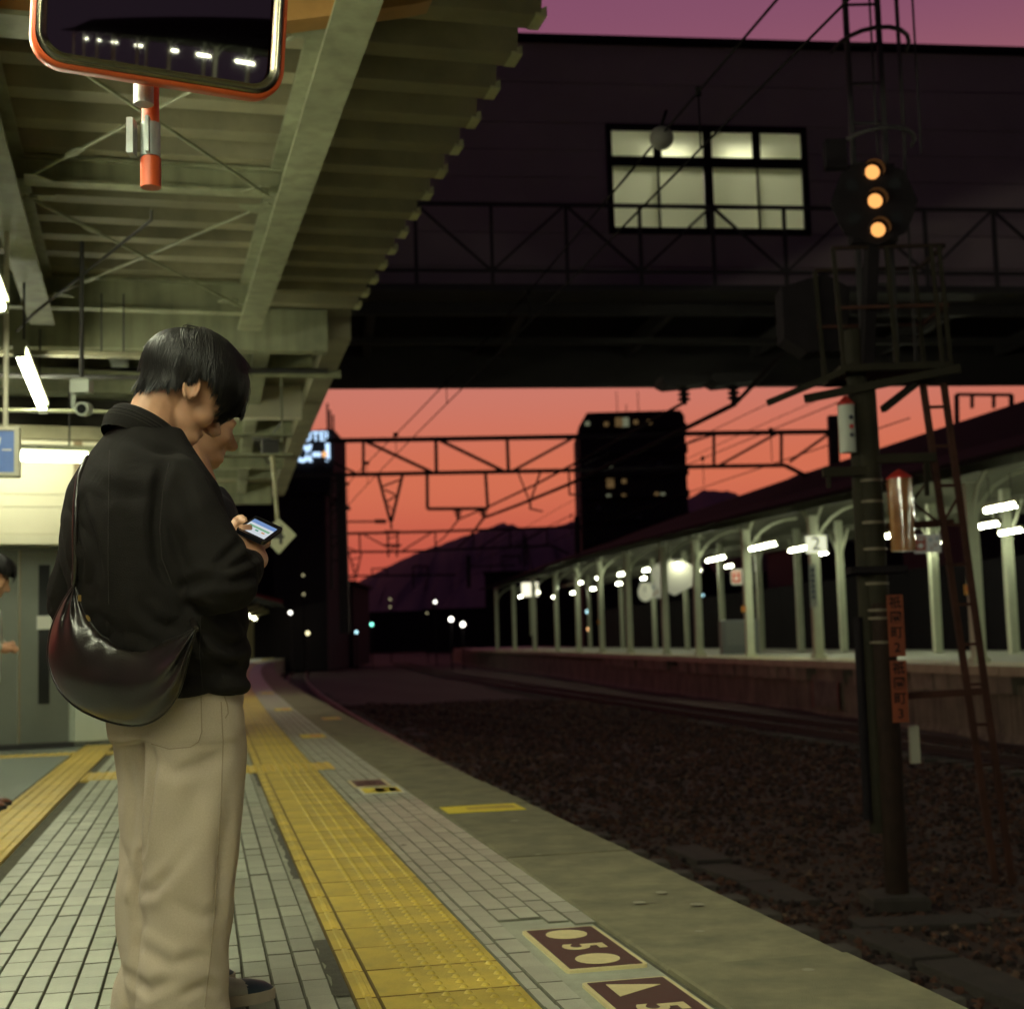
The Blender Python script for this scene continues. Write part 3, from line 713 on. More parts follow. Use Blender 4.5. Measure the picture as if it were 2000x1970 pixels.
# ------------------------------------------------------------------ diamond car-stop sign "4"
dp = P(S(14.45), 1.03, 0)
t = thing('diamond_sign', 'diamond shaped white sign with a 4 hanging from a thin pole', 'sign', (dp.x, dp.y, 1.95))
m_pole = mat('pole_cream', (.5, .48, .28), .45, var=.12)
DX = (Vector((1, -.1, 0))).normalized(); DYn = Vector((DX.y, -DX.x, 0))
q = MB(); h = .185; q.prism([(0, -h), (h, 0), (0, h), (-h, 0)], Vector((dp.x, dp.y, 2.02)), DX, ZZ, DYn, -.008, .008); q.build('plate', mat('diamond_white', (.52, .52, .34), .5, var=.08), t)
me = text_mesh('4', .26, .001, bold=.004); link('numeral', me, m_dark, t, mat_world=basis(Vector((dp.x, dp.y, 2.015)) + DYn * .011, DX, ZZ, DYn))
q = MB(); q.tube([Vector((dp.x - .01, dp.y, 2.19)), Vector((dp.x - .06, dp.y + .03, 2.84))], .022, 8); q.build('hanger_pole', m_pole, t)

# ------------------------------------------------------------------ platform mirror
MC = Vector((-.972, 3.95, 2.832))                        # centre of the mirror face
mn = Vector((.40, -.90, -.165)).normalized()            # looks back down at the platform
mxv = Vector((mn.y * -1, mn.x, 0)).normalized(); mxv = ZZ.cross(mn).normalized(); myv = mn.cross(mxv)
rl = R(1.5); mX = mxv * math.cos(rl) - myv * math.sin(rl); mY = mxv * math.sin(rl) + myv * math.cos(rl)
t = thing('platform_mirror', 'dark convex station mirror with orange rim at the top left', 'mirror', MC)
def rrect(w, h, r, n=8):
    q = []
    for cx, cy, a0 in ((w / 2 - r, h / 2 - r, 0), (-w / 2 + r, h / 2 - r, 90), (-w / 2 + r, -h / 2 + r, 180), (w / 2 - r, -h / 2 + r, 270)):
        for k in range(n + 1): a = R(a0 + 90 * k / n); q.append((cx + r * math.cos(a), cy + r * math.sin(a)))
    return q
m_orange = mat('mirror_orange', (.56, .085, .018), .4, var=.1, vscale=6)
m_chrome = mat('mirror_chrome', (.22, .20, .15), .24, metal=1.)
m_mirror = mat('mirror_glass', (.36, .36, .35), .03, metal=1.)
MW, MH = .72, .56
def ringloft(levels, name, m, cap=None):
    q = MB(); n = len(levels[0][0]); V = []
    for poly, z in levels: V += [MC + mX * x + mY * y + mn * z for x, y in poly]
    F = [(i * n + j, i * n + (j + 1) % n, (i + 1) * n + (j + 1) % n, (i + 1) * n + j) for i in range(len(levels) - 1) for j in range(n)]
    q.add(V, F, True)
    if cap == 'end': q.add(V[-n:], [tuple(range(n))])
    if cap == 'both': q.add(V[-n:], [tuple(range(n))]); q.add(V[:n], [tuple(range(n - 1, -1, -1))])
    return q.build(name, m, t)
ringloft([(rrect(MW - .01, MH - .01, .085), -.05), (rrect(MW + .01, MH + .01, .092), -.045), (rrect(MW + .012, MH + .012, .094), .0), (rrect(MW + .006, MH + .006, .09), .014), (rrect(MW - .012, MH - .012, .085), .016)], 'rim', m_orange)
ringloft([(rrect(MW - .014, MH - .014, .084), .012), (rrect(MW - .026, MH - .026, .08), .024), (rrect(MW - .05, MH - .05, .07), .022), (rrect(MW - .066, MH - .066, .062), .010), (rrect(MW - .075, MH - .075, .058), .008)], 'chrome_bead', m_chrome)
ringloft([(rrect(MW - .02, MH - .02, .08), -.048), (rrect(MW - .03, MH - .03, .08), -.060)], 'back', m_orange, cap='end')
# slightly convex face
q = MB(); nU2 = 25
def face(i, j):
    x = (i / (nU2 - 1) - .5) * (MW - .07); y = (j / (nU2 - 1) - .5) * (MH - .07)
    k = 1 - .012 * ((abs(x) / (MW / 2)) ** 6) * ((abs(y) / (MH / 2)) ** 6)
    return MC + mX * x * k + mY * y * k + mn * (.004 - .10 * (x * x + y * y))
q.grid(face, nU2, nU2); q.build('face', m_mirror, t)
# mounting pipe behind it
pp = MC + Vector((-.10, .14, 0))
q = MB(); q.tube([Vector((pp.x, pp.y, 2.53)), Vector((pp.x, pp.y, 3.3))], .030, 16); q.build('pipe', m_galv, t)
t2 = thing('bracket_pole', 'orange tipped mounting pole with bolted clamp below the mirror', 'pole', (pp.x, pp.y, 2.1))
pb = Vector((pp.x + .0, pp.y + .08, .20))
q = MB(); q.tube([pb + ZZ * 2.10, pb + ZZ * 2.19], .031, 18); q.tube([pb + ZZ * 2.19, pb + ZZ * 3.62], .026, 14); q.build('pole', m_orange, t2)
q = MB(); q.tube([pb + ZZ * 2.196, pb + ZZ * 2.30], .030, 16); q.bar(pb + Vector((-.055, -.01, 2.20)), pb + Vector((-.055, -.01, 2.31)), .05, .02); q.bar(pb + Vector((-.0, -.033, 2.20)), pb + Vector((0, -.033, 2.31)), .03, .012); q.build('clamp', m_galv, t2)
for z in (2.225, 2.285):
    q = MB(); q.tube([pb + Vector((-.06, -.03, z)), pb + Vector((-.06, -.012, z))], .008, 8); q.build('bolt', m_dark, t2)
# ------------------------------------------------------------------ far platform
FZ = .20
def DD(y): return 12.2 + .06 * (min(y, 80) - 24) if y > 24 else 12.2 - .01 * (24 - y)
def FP(y, w, z):                          # w metres behind the far platform's edge
    x = float(EX(y)) + DD(y); sl = -.2275 + .000868 * y + (.06 if 24 < y < 80 else .0); k = 1 / math.hypot(1, sl)
    return Vector((x + w * k, y - w * sl * k, z))
def FT(y):
    a, b_ = FP(y - .3, 0, 0), FP(y + .3, 0, 0); return (b_ - a).normalized()
def fstrip(mb, ya, yb, prof, step=1.5, close=False):
    k = max(2, int((yb - ya) / step)); n = len(prof)
    V = [FP(ya + (yb - ya) * i / (k - 1), w, z) for i in range(k) for w, z in prof]
    mb.add(V, [(i * n + j, i * n + (j + 1) % n, (i + 1) * n + (j + 1) % n, (i + 1) * n + j) for i in range(k - 1) for j in range(n if close else n - 1)])
m_fpl = mat('far_platform_paving', (.34, .37, .30), .6, var=.15, vscale=1.5)
m_fcop = mat('far_coping', (.40, .38, .24), .65, var=.2, vscale=2, objvar=.1)
m_fwall = mat('far_platform_wall', (.21, .185, .130), .9, var=.35, vscale=1.2, bump=.8, bscale=12, streak=.45)
m_block = mat('far_stone_block', (.25, .22, .16), .9, var=.3, vscale=2, objvar=.25, bump=.6, bscale=15)
m_post = mat('far_post_paint', (.50, .54, .40), .5, var=.08, vscale=3)
m_roofd = mat('far_roof', (.016, .014, .013), 1., var=.2, spec=.05)
m_soff = mat('far_soffit', (.11, .115, .08), .7, var=.2)
fpl = struct_empty('far_platform', FP(40, 0, 0))
q = MB(); fstrip(q, -76, 150, [(0, -1.25), (.12, -1.0), (.10, FZ - .34), (.35, FZ - .34), (.35, FZ - .02), (9, FZ - .02)]); q.build('wall', m_fwall, fpl)
q = MB(); fstrip(q, -76, 150, [(.55, FZ), (8, FZ)]); q.build('paving', m_fpl, fpl)
q = MB(); fstrip(q, -30, 150, [(.80, FZ + .006), (1.10, FZ + .006)]); q.build('yellow_line', m_yel, fpl)
yy = -76.
while yy < 120:
    L_ = 2.2; q = MB()
    V = [FP(y_, w, z) for y_ in (yy + .015, yy + L_ - .015) for w, z in ((-.10, FZ - .17), (.6, FZ - .17), (.6, FZ + .004), (-.08, FZ + .004))]
    q.add(V, [(3, 2, 1, 0), (4, 5, 6, 7), (0, 1, 5, 4), (1, 2, 6, 5), (2, 3, 7, 6), (3, 0, 4, 7)]); q.build('coping_slab', m_fcop, fpl); yy += L_
yy = 14.
while yy < 62:
    L_ = random.uniform(.45, .75)
    if random.random() > .1:
        q = MB(); ins = random.uniform(-.03, .02)
        V = [FP(y_, w, z) for y_ in (yy + .02, yy + L_ - .03) for w, z in ((.02 + ins, FZ - .34 - random.uniform(.14, .2)), (.3, FZ - .52), (.3, FZ - .175), (.0 + ins, FZ - .178))]
        q.add(V, [(3, 2, 1, 0), (4, 5, 6, 7), (0, 1, 5, 4), (1, 2, 6, 5), (2, 3, 7, 6), (3, 0, 4, 7)]); q.build('stone_block', m_block, fpl)
    yy += L_
# warning frame painted on the wall by the signal mast
m_paint = mat('wall_paint_red', (.22, .035, .03), .8, var=.3)
t = thing('wall_sign', 'faded sign in a red frame on the far platform face', 'sign', FP(34.4, 0, -.8))
a0, a1 = 33.2, 35.0
for (ya, yb, z0, z1) in ((a0, a0 + .06, -.95, -.25), (a1 - .06, a1, -.95, -.25)):
    q = MB(); q.add([FP(ya, .0, z0), FP(yb, .0, z0), FP(yb, .0, z1), FP(ya, .0, z1)], [(0, 1, 2, 3)]); q.build('frame_bar', m_paint, t)
q = MB(); q.add([FP(a0 + .1, .01, -.9), FP(a1 - .1, .01, -.9), FP(a1 - .1, .01, -.28), FP(a0 + .1, .01, -.28)], [(0, 1, 2, 3)]); q.build('panel', mat('sign_grey', (.14, .13, .10), .8, var=.4, vscale=3), t)

# canopy on the far platform
def RZ(y): return .02 * (min(max(y, 14), 75) - 29)
fcan = thing('far_canopy', 'long arched steel canopy with white posts over the far platform', 'canopy', FP(45, 3, FZ))
YR0, YR1 = -74, 112
ys = list(np.arange(YR0, YR1, 2.0))
for i in range(len(ys) - 1):
    a, b_ = ys[i], ys[i + 1]
    q = MB()
    pr = lambda y: [(-.35, 3.92 + RZ(y)), (1.6, 4.55 + RZ(y)), (4.2, 5.95 + .5 * RZ(y)), (6.4, 4.6 + RZ(y)), (8.2, 3.92 + RZ(y))]
    V = [FP(y, w, z) for y in (a, b_) for w, z in pr(y)] + [FP(y, w, z + .10) for y in (a, b_) for w, z in pr(y)]
    F = []
    for j in range(4): F += [(j, j + 1, 5 + j + 1, 5 + j), (10 + j, 15 + j, 15 + j + 1, 10 + j + 1)]
    F += [(0, 5, 15, 10), (4, 14, 19, 9)]
    if i == 0: F += [tuple(range(5)) + tuple(range(14, 9, -1))]
    q.cm = 0; q.add(V[:10], [f for f in F if max(f) < 10]); q.cm = 1; q.add(V, [f for f in F if max(f) >= 10])
    q.build('roof_bay', [m_soff, m_roofd], fcan, fixn=False)
for w in (.95, 3.6, 6.2):
    q = MB(); zz = {.95: 4.08, 3.6: 4.62, 6.2: 4.08}[w]
    V = [FP(y, w + o, zz + RZ(y) + z) for y in ys for o, z in ((-.05, -.10), (.05, -.10), (.05, .10), (-.05, .10))]
    q.add(V, [(4 * i + j, 4 * i + (j + 1) % 4, 4 * i + 4 + (j + 1) % 4, 4 * i + 4 + j) for i in range(len(ys) - 1) for j in range(4)]); q.build('purlin', m_soff, fcan)
def isec(mb, p0, p1, w, d, tt):
    t_ = tt; s_ = t_.cross(ZZ).normalized()
    mb.bar(p0, p1, w, .012, up=s_)
    mb.bar(p0 + t_ * (w / 2), p1 + t_ * (w / 2), .012, d, up=s_); mb.bar(p0 - t_ * (w / 2), p1 - t_ * (w / 2), .012, d, up=s_)
FRONT = [-70, -62, -54, -46, -38, -30, -22, -14, -6.5, .5, 6.5, 13.5, 20.5, 28, 37, 43, 49, 54, 61, 68, 75.5, 83, 91, 100, 110]
BACK = [-66, -50, -34, -26, -18, -10, -2, 4, 10, 17, 24, 31.5, 35.5, 40, 47.5, 52, 57, 63, 70, 78, 86, 96]
for k, y in enumerate(FRONT):
    tt = FT(y); b0 = FP(y, .95, FZ); sd = 1
    q = MB(); q.bar(b0, b0 + ZZ * (3.6 + RZ(y)), .24, .20, up=tt); q.bar(b0, b0 + ZZ * .10, .34, .30, up=tt); q.build('post', m_post, fcan)
    # curved knee braces along and across
    for (dv, ln) in ((tt, 1.25), (-tt, 1.25), (FP(y, 3.6, 0) - FP(y, .95, 0), 1.6)):
        dv = dv.normalized(); pts = []
        for i in range(7):
            a = math.pi / 2 * i / 6
            pts.append(b0 + ZZ * (2.62 + RZ(y) + 1.30 * math.sin(a)) + dv * (ln * (1 - math.cos(a)) + .06))
        q = MB()
        for i in range(6): q.bar(pts[i], pts[i + 1], .07, .05, up=dv.cross(ZZ))
        q.build('knee_brace', m_post, fcan)
for k, y in enumerate(BACK):
    tt = FT(y); b0 = FP(y, 5.6, FZ)
    q = MB(); q.bar(b0, b0 + ZZ * (4.1 + RZ(y)), .22, .20, up=tt); q.build('post', m_post, fcan)
    for sg in (-1, 1):
        q = MB(); q.bar(b0 + ZZ * (2.7 + RZ(y)), b0 + tt * (sg * .9) + ZZ * (3.75 + RZ(y)), .05, .05); q.build('strut', m_post, fcan)
# lamps on the far canopy
FLS = 46.
def flamp(y, w, label, z=2.95, st=FLS, n=1, tl=1.2, r=.045):
    lamp(FP(y, w, FZ + z + RZ(y)), FT(y), n, label, st, r=r, group='fluorescent lamps along the far platform', hang=.5, tl=tl)
places = [(25.9, .5, 'bright lamp at the right edge, upper and longer of the two'), (31.6, 3.1, 'lower bright lamp at the right edge of the far platform'), (34.5, 5.2, 'short lamp between posts near the right edge'),
 (36.3, 2.5, 'long lamp beside the signal mast on the far platform'), (40.0, 5.6, 'small lamp left of the red capped tube'), (42.0, 2.4, 'lamp just right of the number 2 sign'),
 (40.2, .6, 'long lamp right of the arched post on the far platform'), (40.3, 4.8, 'lamp low beside the arched post'), (46.5, 4.6, 'pair of small lamps left of the arched post'), (49.5, 1.8, 'lamp above the second arch of the far platform'),
 (56.0, 1.8, 'lamp above the pale round sign on the far platform'), (58.5, 4.8, 'small lamp beyond the pale round sign')]
for y, w, lb in places: flamp(y, w, lb, n=2 if .6 <= w < 2.6 else 1, r=.046)
k = 0
for y in (61.5, 67.5, 74, 80.5, 88, 95, 103):
    for w in (1.9, 4.8):
        k += 1; flamp(y + (0 if w < 3 else 2.5), w, '%s small lamp of the %s row receding along the far platform' % (['first', 'second', 'third', 'fourth', 'fifth', 'sixth', 'seventh'][(k - 1) // 2], 'front' if w < 3 else 'back'), r=.055)
for y, od in ((-66, 'thirteenth'), (-58, 'twelfth'), (-50, 'eleventh'), (-41, 'tenth'), (-32, 'ninth'), (-26, 'eighth'), (-20, 'seventh'), (-12, 'sixth'), (-5, 'fifth'), (2, 'fourth'), (8, 'third'), (14, 'second'), (19.5, 'first')): flamp(y, 2.0, '%s far platform lamp beyond the right edge of the picture' % od, n=2)
# signs on the far platform
m_lit = mat('lit_panel', (.62, .64, .50), .4, emit=(.9, .92, .66), estr=.85)
def facing(y, w, z): 
    o_ = FP(y, w, z); v = Vector((o_.x, o_.y, 0)).normalized(); X = Vector((v.y, -v.x, 0)); return o_, X, -v
o_, X, Nn = facing(36.8, .95, FZ + 2.98)
t = thing('platform_number_sign', 'square lit sign with a black 2 on a post of the far platform', 'sign', o_)
q = MB(); q.prism([(-.27, -.22), (.27, -.22), (.27, .22), (-.27, .22)], o_, X, ZZ, Nn, -.05, .16); q.build('box', m_lit, t)
link('numeral', text_mesh('2', .48, .001, bold=.002), m_dark, t, mat_world=basis(o_ + Nn * .165, X, ZZ, Nn))
o_, X, Nn = facing(36.85, .83, FZ + 1.9)
t = thing('post_nameplate', 'narrow white vertical name plate on the post below the number 2 sign', 'sign', o_)
q = MB(); q.prism([(-.09, -.55), (.09, -.55), (.09, .55), (-.09, .55)], o_ + Nn * .14, X, ZZ, Nn, 0, .03); q.build('plate', mat('plate_white', (.45, .5, .46), .5), t)
for j in range(6):
    q = MB(); q.prism([(-.04, .36 - j * .14), (.04, .36 - j * .14), (.04, .45 - j * .14), (-.04, .45 - j * .14)], o_ + Nn * .172, X, ZZ, Nn, 0, .002); q.build('character', mat('plate_ink', (.08, .10, .16), .6), t)
def ad(y, w, z, wd, ht, label, est=.30):
    o_, X, Nn = facing(y, w, z)
    t = thing('notice_board', label, 'sign', o_, group='red and white notice boards on the far platform')
    q = MB(); q.prism([(-wd / 2, -ht / 2), (wd / 2, -ht / 2), (wd / 2, ht / 2), (-wd / 2, ht / 2)], o_, X, ZZ, Nn, -.03, .03); q.build('board', mat('board_white', (.55, .55, .48), .5, emit=(.7, .7, .6), estr=.10), t)
    q = MB(); q.prism([(-wd * .45, -ht * .38), (-wd * .05, -ht * .38), (-wd * .05, ht * .4), (-wd * .45, ht * .4)], o_, X, ZZ, Nn, .031, .034); q.build('red_field', mat('board_red', (.5, .07, .04), .5), t)
    q = MB(); q.prism(ellipse(-wd * .25, -ht * .1, wd * .1, ht * .14, 10), o_, X, ZZ, Nn, .035, .037); q.build('white_symbol', mat('board_white'), t)
    q = MB(); q.prism([(-wd * .38, ht * .2), (-wd * .12, ht * .2), (-wd * .12, ht * .3), (-wd * .38, ht * .3)], o_, X, ZZ, Nn, .035, .037); q.build('white_bar', mat('board_white'), t)
    for (dx, dy, cc) in ((.12, .2, 'a'), (.3, -.1, 'b'), (.38, .25, 'a'), (.15, -.25, 'b')):
        q = MB(); q.prism(ellipse(wd * dx, ht * dy, wd * .05, ht * .08, 8), o_, X, ZZ, Nn, .031, .034); q.build('colour_spot', mat('board_spot_' + cc, (.2, .35, .4) if cc == 'a' else (.45, .25, .12), .5), t)
ad(30.6, 1.2, FZ + 2.55, .56, .40, 'white notice board with a red hand symbol hung by the ladder')
ad(50.5, 3.0, FZ + 2.75, .75, .55, 'dim red and white notice board in the middle of the far platform')
ad(66.0, 3.0, FZ + 2.85, 1.0, .75, 'small distant notice board toward the end of the far platform')
o_, X, Nn = facing(55.5, 1.6, FZ + 2.55 + RZ(55.5))
t = thing('round_sign', 'pale rounded sign glowing under the far canopy', 'sign', o_)
q = MB(); q.prism([(-.85, .25), (-.35, .55), (.35, .62), (.85, .35), (.8, -.45), (.1, -.8), (-.6, -.45)], o_, X, ZZ, Nn, -.06, .06); q.build('panel', mat('pale_panel', (.6, .6, .5), .5, emit=(.8, .8, .6), estr=.18), t)
q = MB(); q.bar(o_ + ZZ * .6, o_ + ZZ * 1.2, .05, .05); q.build('hanger', m_post, t)
o_, X, Nn = facing(92, .9, FZ + 3.05 + RZ(92))
t = thing('lit_sign', 'small bright square sign at the far end of the far platform', 'sign', o_)
q = MB(); q.prism([(-.55, -.45), (.55, -.45), (.55, .45), (-.55, .45)], o_, X, ZZ, Nn, -.05, .05); q.build('box', mat('bright_panel', (.7, .7, .6), .4, emit=(1, .95, .7), estr=1.3), t)
q = MB(); q.bar(o_ - ZZ * 3, o_ - ZZ * .45, .12, .12); q.build('post', m_post, t)
o_, X, Nn = facing(57.5, .95, FZ + 2.5)
t = thing('clock', 'small pale clock on a post of the far platform', 'clock', o_)
q = MB(); q.prism(ellipse(0, 0, .3, .38, 16), o_, X, ZZ, Nn, .13, .2); q.build('face', mat('pale_panel'), t)
q = MB(); q.bar(o_ + Nn * .21, o_ + Nn * .21 + ZZ * .25, .03, .01, up=Nn); q.build('hand', m_dark, t)
for y in (28, 43, 68):
    b0 = FP(y, .80, FZ + 1.45); t = thing('call_box', 'small orange emergency box on a far platform post, %s' % {28: 'beside the ladder', 43: 'on the arched post', 68: 'on a distant post'}[y], 'box', b0)
    q = MB(); o_, X, Nn = facing(y, .80, FZ + 1.45); q.prism([(-.07, -.1), (.07, -.1), (.07, .1), (-.07, .1)], o_ + Nn * .03, X, ZZ, Nn, 0, .09); q.build('case', mat('box_orange', (.55, .25, .04), .5), t)
    q = MB(); q.prism(ellipse(0, .02, .035, .035, 10), o_ + Nn * .121, X, ZZ, Nn, 0, .012); q.build('button', r_red, t)
# dark back fence and cabinets behind the far platform
fen = thing('back_fence', 'dark boarded fence standing along the back of the far platform', 'fence', FP(40, 8.6, FZ))
m_fence = mat('fence_dark', (.007, .006, .008), .95, var=.3, spec=.1)
for i in range(34):
    y = 4 + i * 3.0
    q = MB(); V = [FP(y_, w, z) for y_ in (y, y + 2.96) for w, z in ((8.6, -1), (8.7, -1), (8.7, 3.0), (8.6, 3.0))]
    q.add(V, [(3, 2, 1, 0), (4, 5, 6, 7), (0, 1, 5, 4), (1, 2, 6, 5), (2, 3, 7, 6), (3, 0, 4, 7)]); q.build('board', m_fence, fen)
o_ = FP(34.6, 1.6, FZ); t = thing('cabinet', 'narrow white post cabinet on the far platform left of the mast', 'cabinet', o_)
q = MB(); q.cbox(o_ + ZZ * .5, (.22, .2, 1.0), .02); q.build('body', m_post, t)
q = MB(); q.cbox(o_ + Vector((0, -.11, .9)), (.16, .02, .12), .005); q.build('vent', m_dark, t)
o_ = FP(49.8, 2.6, FZ); t = thing('vending_cabinet', 'grey low cabinet standing among the far platform posts', 'cabinet', o_)
q = MB(); q.cbox(o_ + ZZ * .6, (1.3, .7, 1.2), .03); q.build('body', mat('cab_grey', (.16, .17, .17), .6), t)
q = MB(); q.cbox(o_ + Vector((0, -.36, .7)), (1.0, .02, .8), .01); q.build('door', mat('cab_grey2', (.2, .21, .2), .5), t)
# ------------------------------------------------------------------ helper: a point seen at source pixel (px, py) at distance Y along the line of sight's depth axis
def at(px, py, Y):
    d = _f + _r * ((px - 1000) / 2750) + _u * (-(py - 985) / 2750)
    return Vector((0, 0, EYE)) + d * (Y / d.y)
m_black = mat('night_dark', (.016, .013, .015), .95, var=.2, spec=.1)
m_steelb = mat('gantry_steel', (.030, .026, .026), .7, var=.2)
m_wire = mat('wire_black', (.008, .007, .007), .95, spec=.05)

# ------------------------------------------------------------------ footbridge
GX = Vector((1, .13, 0)).normalized(); GY = Vector((-GX.y, GX.x, 0)); GO = Vector((0, 20, 0))
def Gp(a, d, z): return GO + GX * a + GY * d + ZZ * z
def gbox(a0, a1, d0, d1, z0, z1, mb=None):
    mb = mb or MB()
    V = [Gp(a, d, z) for a in (a0, a1) for d, z in ((d0, z0), (d1, z0), (d1, z1), (d0, z1))]
    return mb.add(V, [(3, 2, 1, 0), (4, 5, 6, 7), (0, 1, 5, 4), (1, 2, 6, 5), (2, 3, 7, 6), (3, 0, 4, 7)])
br = thing('footbridge', 'dark enclosed footbridge with lit windows crossing above the tracks', 'bridge', Gp(2, 1.6, 5.1))
m_clad = mat('bridge_cladding', (.30, .225, .245), .7, var=.10, vscale=.8, objvar=.05)
m_bridge_in = mat('bridge_inside', (.20, .21, .15), .6)
A0, A1 = -14, 17
WINS = [(1.55, 4.62, 6.80, 8.46), (8.40, 11.3, 6.80, 8.46)]
ZB, ZT = 5.85, 9.78
# cladding boards, notched round the windows
zs = [5.85, 6.30, 6.80, 7.215, 7.63, 8.045, 8.46, 9.07, 9.68]
for z0, z1 in zip(zs[:-1], zs[1:]):
    segs = [(A0, A1)]
    for (a, b_, w0, w1) in WINS:
        if z0 >= w0 - .01 and z1 <= w1 + .01:
            segs = [s_ for sg in segs for s_ in ([(sg[0], a), (b_, sg[1])] if sg[0] < a and sg[1] > b_ else [sg])]
    for sg in segs: gbox(sg[0], sg[1], 0, .08, z0 + .006, z1 - .006).build('cladding_board', m_clad, br)
gbox(A0, A1, .02, .05, ZB, 6.80).build('sheathing', m_black, br)
gbox(A0, A1, -.10, 3.5, 9.685, ZT).build('roof', m_black, br)
gbox(A0, A1, 3.3, 3.4, ZB, 9.68).build('rear_wall', m_bridge_in, br)
gbox(A0, A1, .09, 3.29, 5.86, 5.98).build('floor', m_black, br)
gbox(A0, A1, .09, 3.29, 8.95, 9.02).build('ceiling', m_bridge_in, br)
gbox(A0, A1, -.05, .10, 5.58, 5.845).build('front_girder', m_steelb, br)
gbox(A0, A1, 3.2, 3.4, 5.12, 5.845).build('rear_girder', m_steelb, br)
for k in range(14):
    a = A0 + 1 + k * 2.2
    gbox(a, a + .12, .11, 3.19, 5.60, 5.845).build('floor_beam', m_steelb, br)
gbox(A0, A1, 1.6, 1.72, 5.50, 5.60).build('pipe_run', m_steelb, br)
def pane_mat():
    m = bpy.data.materials.new('frosted_glass'); m.use_nodes = True; n = m.node_tree.nodes; l = m.node_tree.links
    b_ = n['Principled BSDF']; b_.inputs['Base Color'].default_value = (.8, .81, .72, 1); b_.inputs['Roughness'].default_value = .35
    tr_ = n.new('ShaderNodeBsdfTranslucent'); tr_.inputs[0].default_value = (.92, .93, .84, 1)
    mx = n.new('ShaderNodeMixShader'); mx.inputs[0].default_value = .85; l.new(b_.outputs[0], mx.inputs[1]); l.new(tr_.outputs[0], mx.inputs[2]); l.new(mx.outputs[0], n['Material Output'].inputs[0]); return m
m_pane = pane_mat()
for (a, b_, w0, w1) in WINS:
    win = MB()
    for (x0, x1, z0, z1) in ((a, b_, w0, w0 + .09), (a, b_, w1 - .09, w1), (a, a + .08, w0, w1), (b_ - .08, b_, w0, w1)): gbox(x0, x1, -.03, .10, z0, z1, win)
    zm = w0 + 1.10; mid = (a + b_) / 2
    gbox(a, b_, -.02, .09, zm - .07, zm + .07, win)
    gbox(mid - .06, mid + .06, -.02, .09, w0, w1, win)
    wo = win.build('window', m_black, br)
    qs = [(a + .08, a + .08 + (mid - .06 - a - .08) / 2), (a + .08 + (mid - .06 - a - .08) / 2, mid - .06), (mid + .06, mid + .06 + (b_ - .08 - mid - .06) / 2), (mid + .06 + (b_ - .08 - mid - .06) / 2, b_ - .08)]
    for i, (x0, x1) in enumerate(qs):
        g_ = .06
        gbox(x0 + (g_ if i % 2 else 0), x1 - (0 if i % 2 else g_), .03, .036, zm + .07, w1 - .09).build('pane', m_pane, wo)
        gbox(x0 + .012, x1 - .012, .03, .036, w0 + .09, zm - .07).build('pane', m_pane, wo)
    for i in (0, 2): gbox(qs[i][1] - .012, qs[i][1] + .012, .0, .05, w0 + .09, zm - .07).build('mullion', m_black, wo); gbox(qs[i][1] - .06, qs[i][1] + .06, .0, .05, zm + .07, w1 - .09).build('mullion', m_black, wo)
for a, st in ((2.55, 330.), (9.2, 300.), (3.65, 170.)):
    t = thing('corridor_lamp', {2.55: 'fluorescent lamp glowing behind the left half of the frosted footbridge window', 9.2: 'bright corridor lamp behind the footbridge window at the right edge', 3.65: 'fluorescent lamp glowing behind the right half of the frosted footbridge window'}[a], 'lamp', Gp(a, .6, 8.2), group='lamps inside the footbridge')
    q = MB(); q.tube([Gp(a - .30, .20, 8.04), Gp(a + .25, .20, 8.04)], .03, 8); q.build('tube', emat('corridor_glow_%g' % st, (1, .98, .70), st * 2.6), t)
    gbox(a - .35, a + .30, .16, .25, 8.09, 8.12).build('batten', m_bridge_in, t)
    q = MB(); q.tube([Gp(a, .20, 8.12), Gp(a, .20, 8.94)], .01, 6); q.build('hanger', m_bridge_in, t)
# handrail truss in front of the bridge
rl_ = thing('bridge_railing', 'thin dark steel truss railing along the front of the footbridge', 'railing', Gp(2, -.75, 5.8))
zt_, zm_, zb_ = 6.98, 6.03, 5.80
for z, w in ((zt_, .05), (zm_, .045), (zb_, .07)):
    q = MB(); q.bar(Gp(A0, -.75, z), Gp(A1, -.75, z), w, w); q.build('rail', m_steelb, rl_)
k = 0; a = -13.0
while a < 16.5:
    q = MB(); q.bar(Gp(a, -.75, zb_), Gp(a, -.75, zt_), .06, .05); q.build('post', m_steelb, rl_)
    q = MB()
    if k % 2: q.bar(Gp(a, -.75, zt_), Gp(a + 1.05, -.75, zm_), .035, .035)
    else: q.bar(Gp(a, -.75, zm_), Gp(a + 1.05, -.75, zt_), .035, .035)
    q.build('diagonal', m_steelb, rl_); a += 1.06; k += 1
q = MB(); gbox(A0, A1, -.85, -.12, 5.72, 5.76, q); q.build('walkway', m_steelb, rl_)
# insulators and brackets under the bridge
for (px, lab) in ((1335, 'dark insulator bracket under the footbridge, left one of two'), (1432, 'dark insulator bracket under the footbridge, right one of two')):
    c = at(px, 752, 22.9); c.z = 5.1
    t = thing('insulator_bracket', lab, 'insulator', c, group='insulators under the footbridge')
    q = MB(); q.prism([(-.42, .02), (.55, .02), (.40, -.10), (-.30, -.16), (-.42, -.10)], c, GX, ZZ, GY, -.3, .3); q.build('bracket', m_steelb, t)
    q = MB(); q.tube([c - ZZ * .1, c - ZZ * .42], .05, 10); [q.tube([c - ZZ * (.16 + .08 * i), c - ZZ * (.19 + .08 * i)], .10, 12) for i in range(3)]; q.build('insulator', m_black, t)

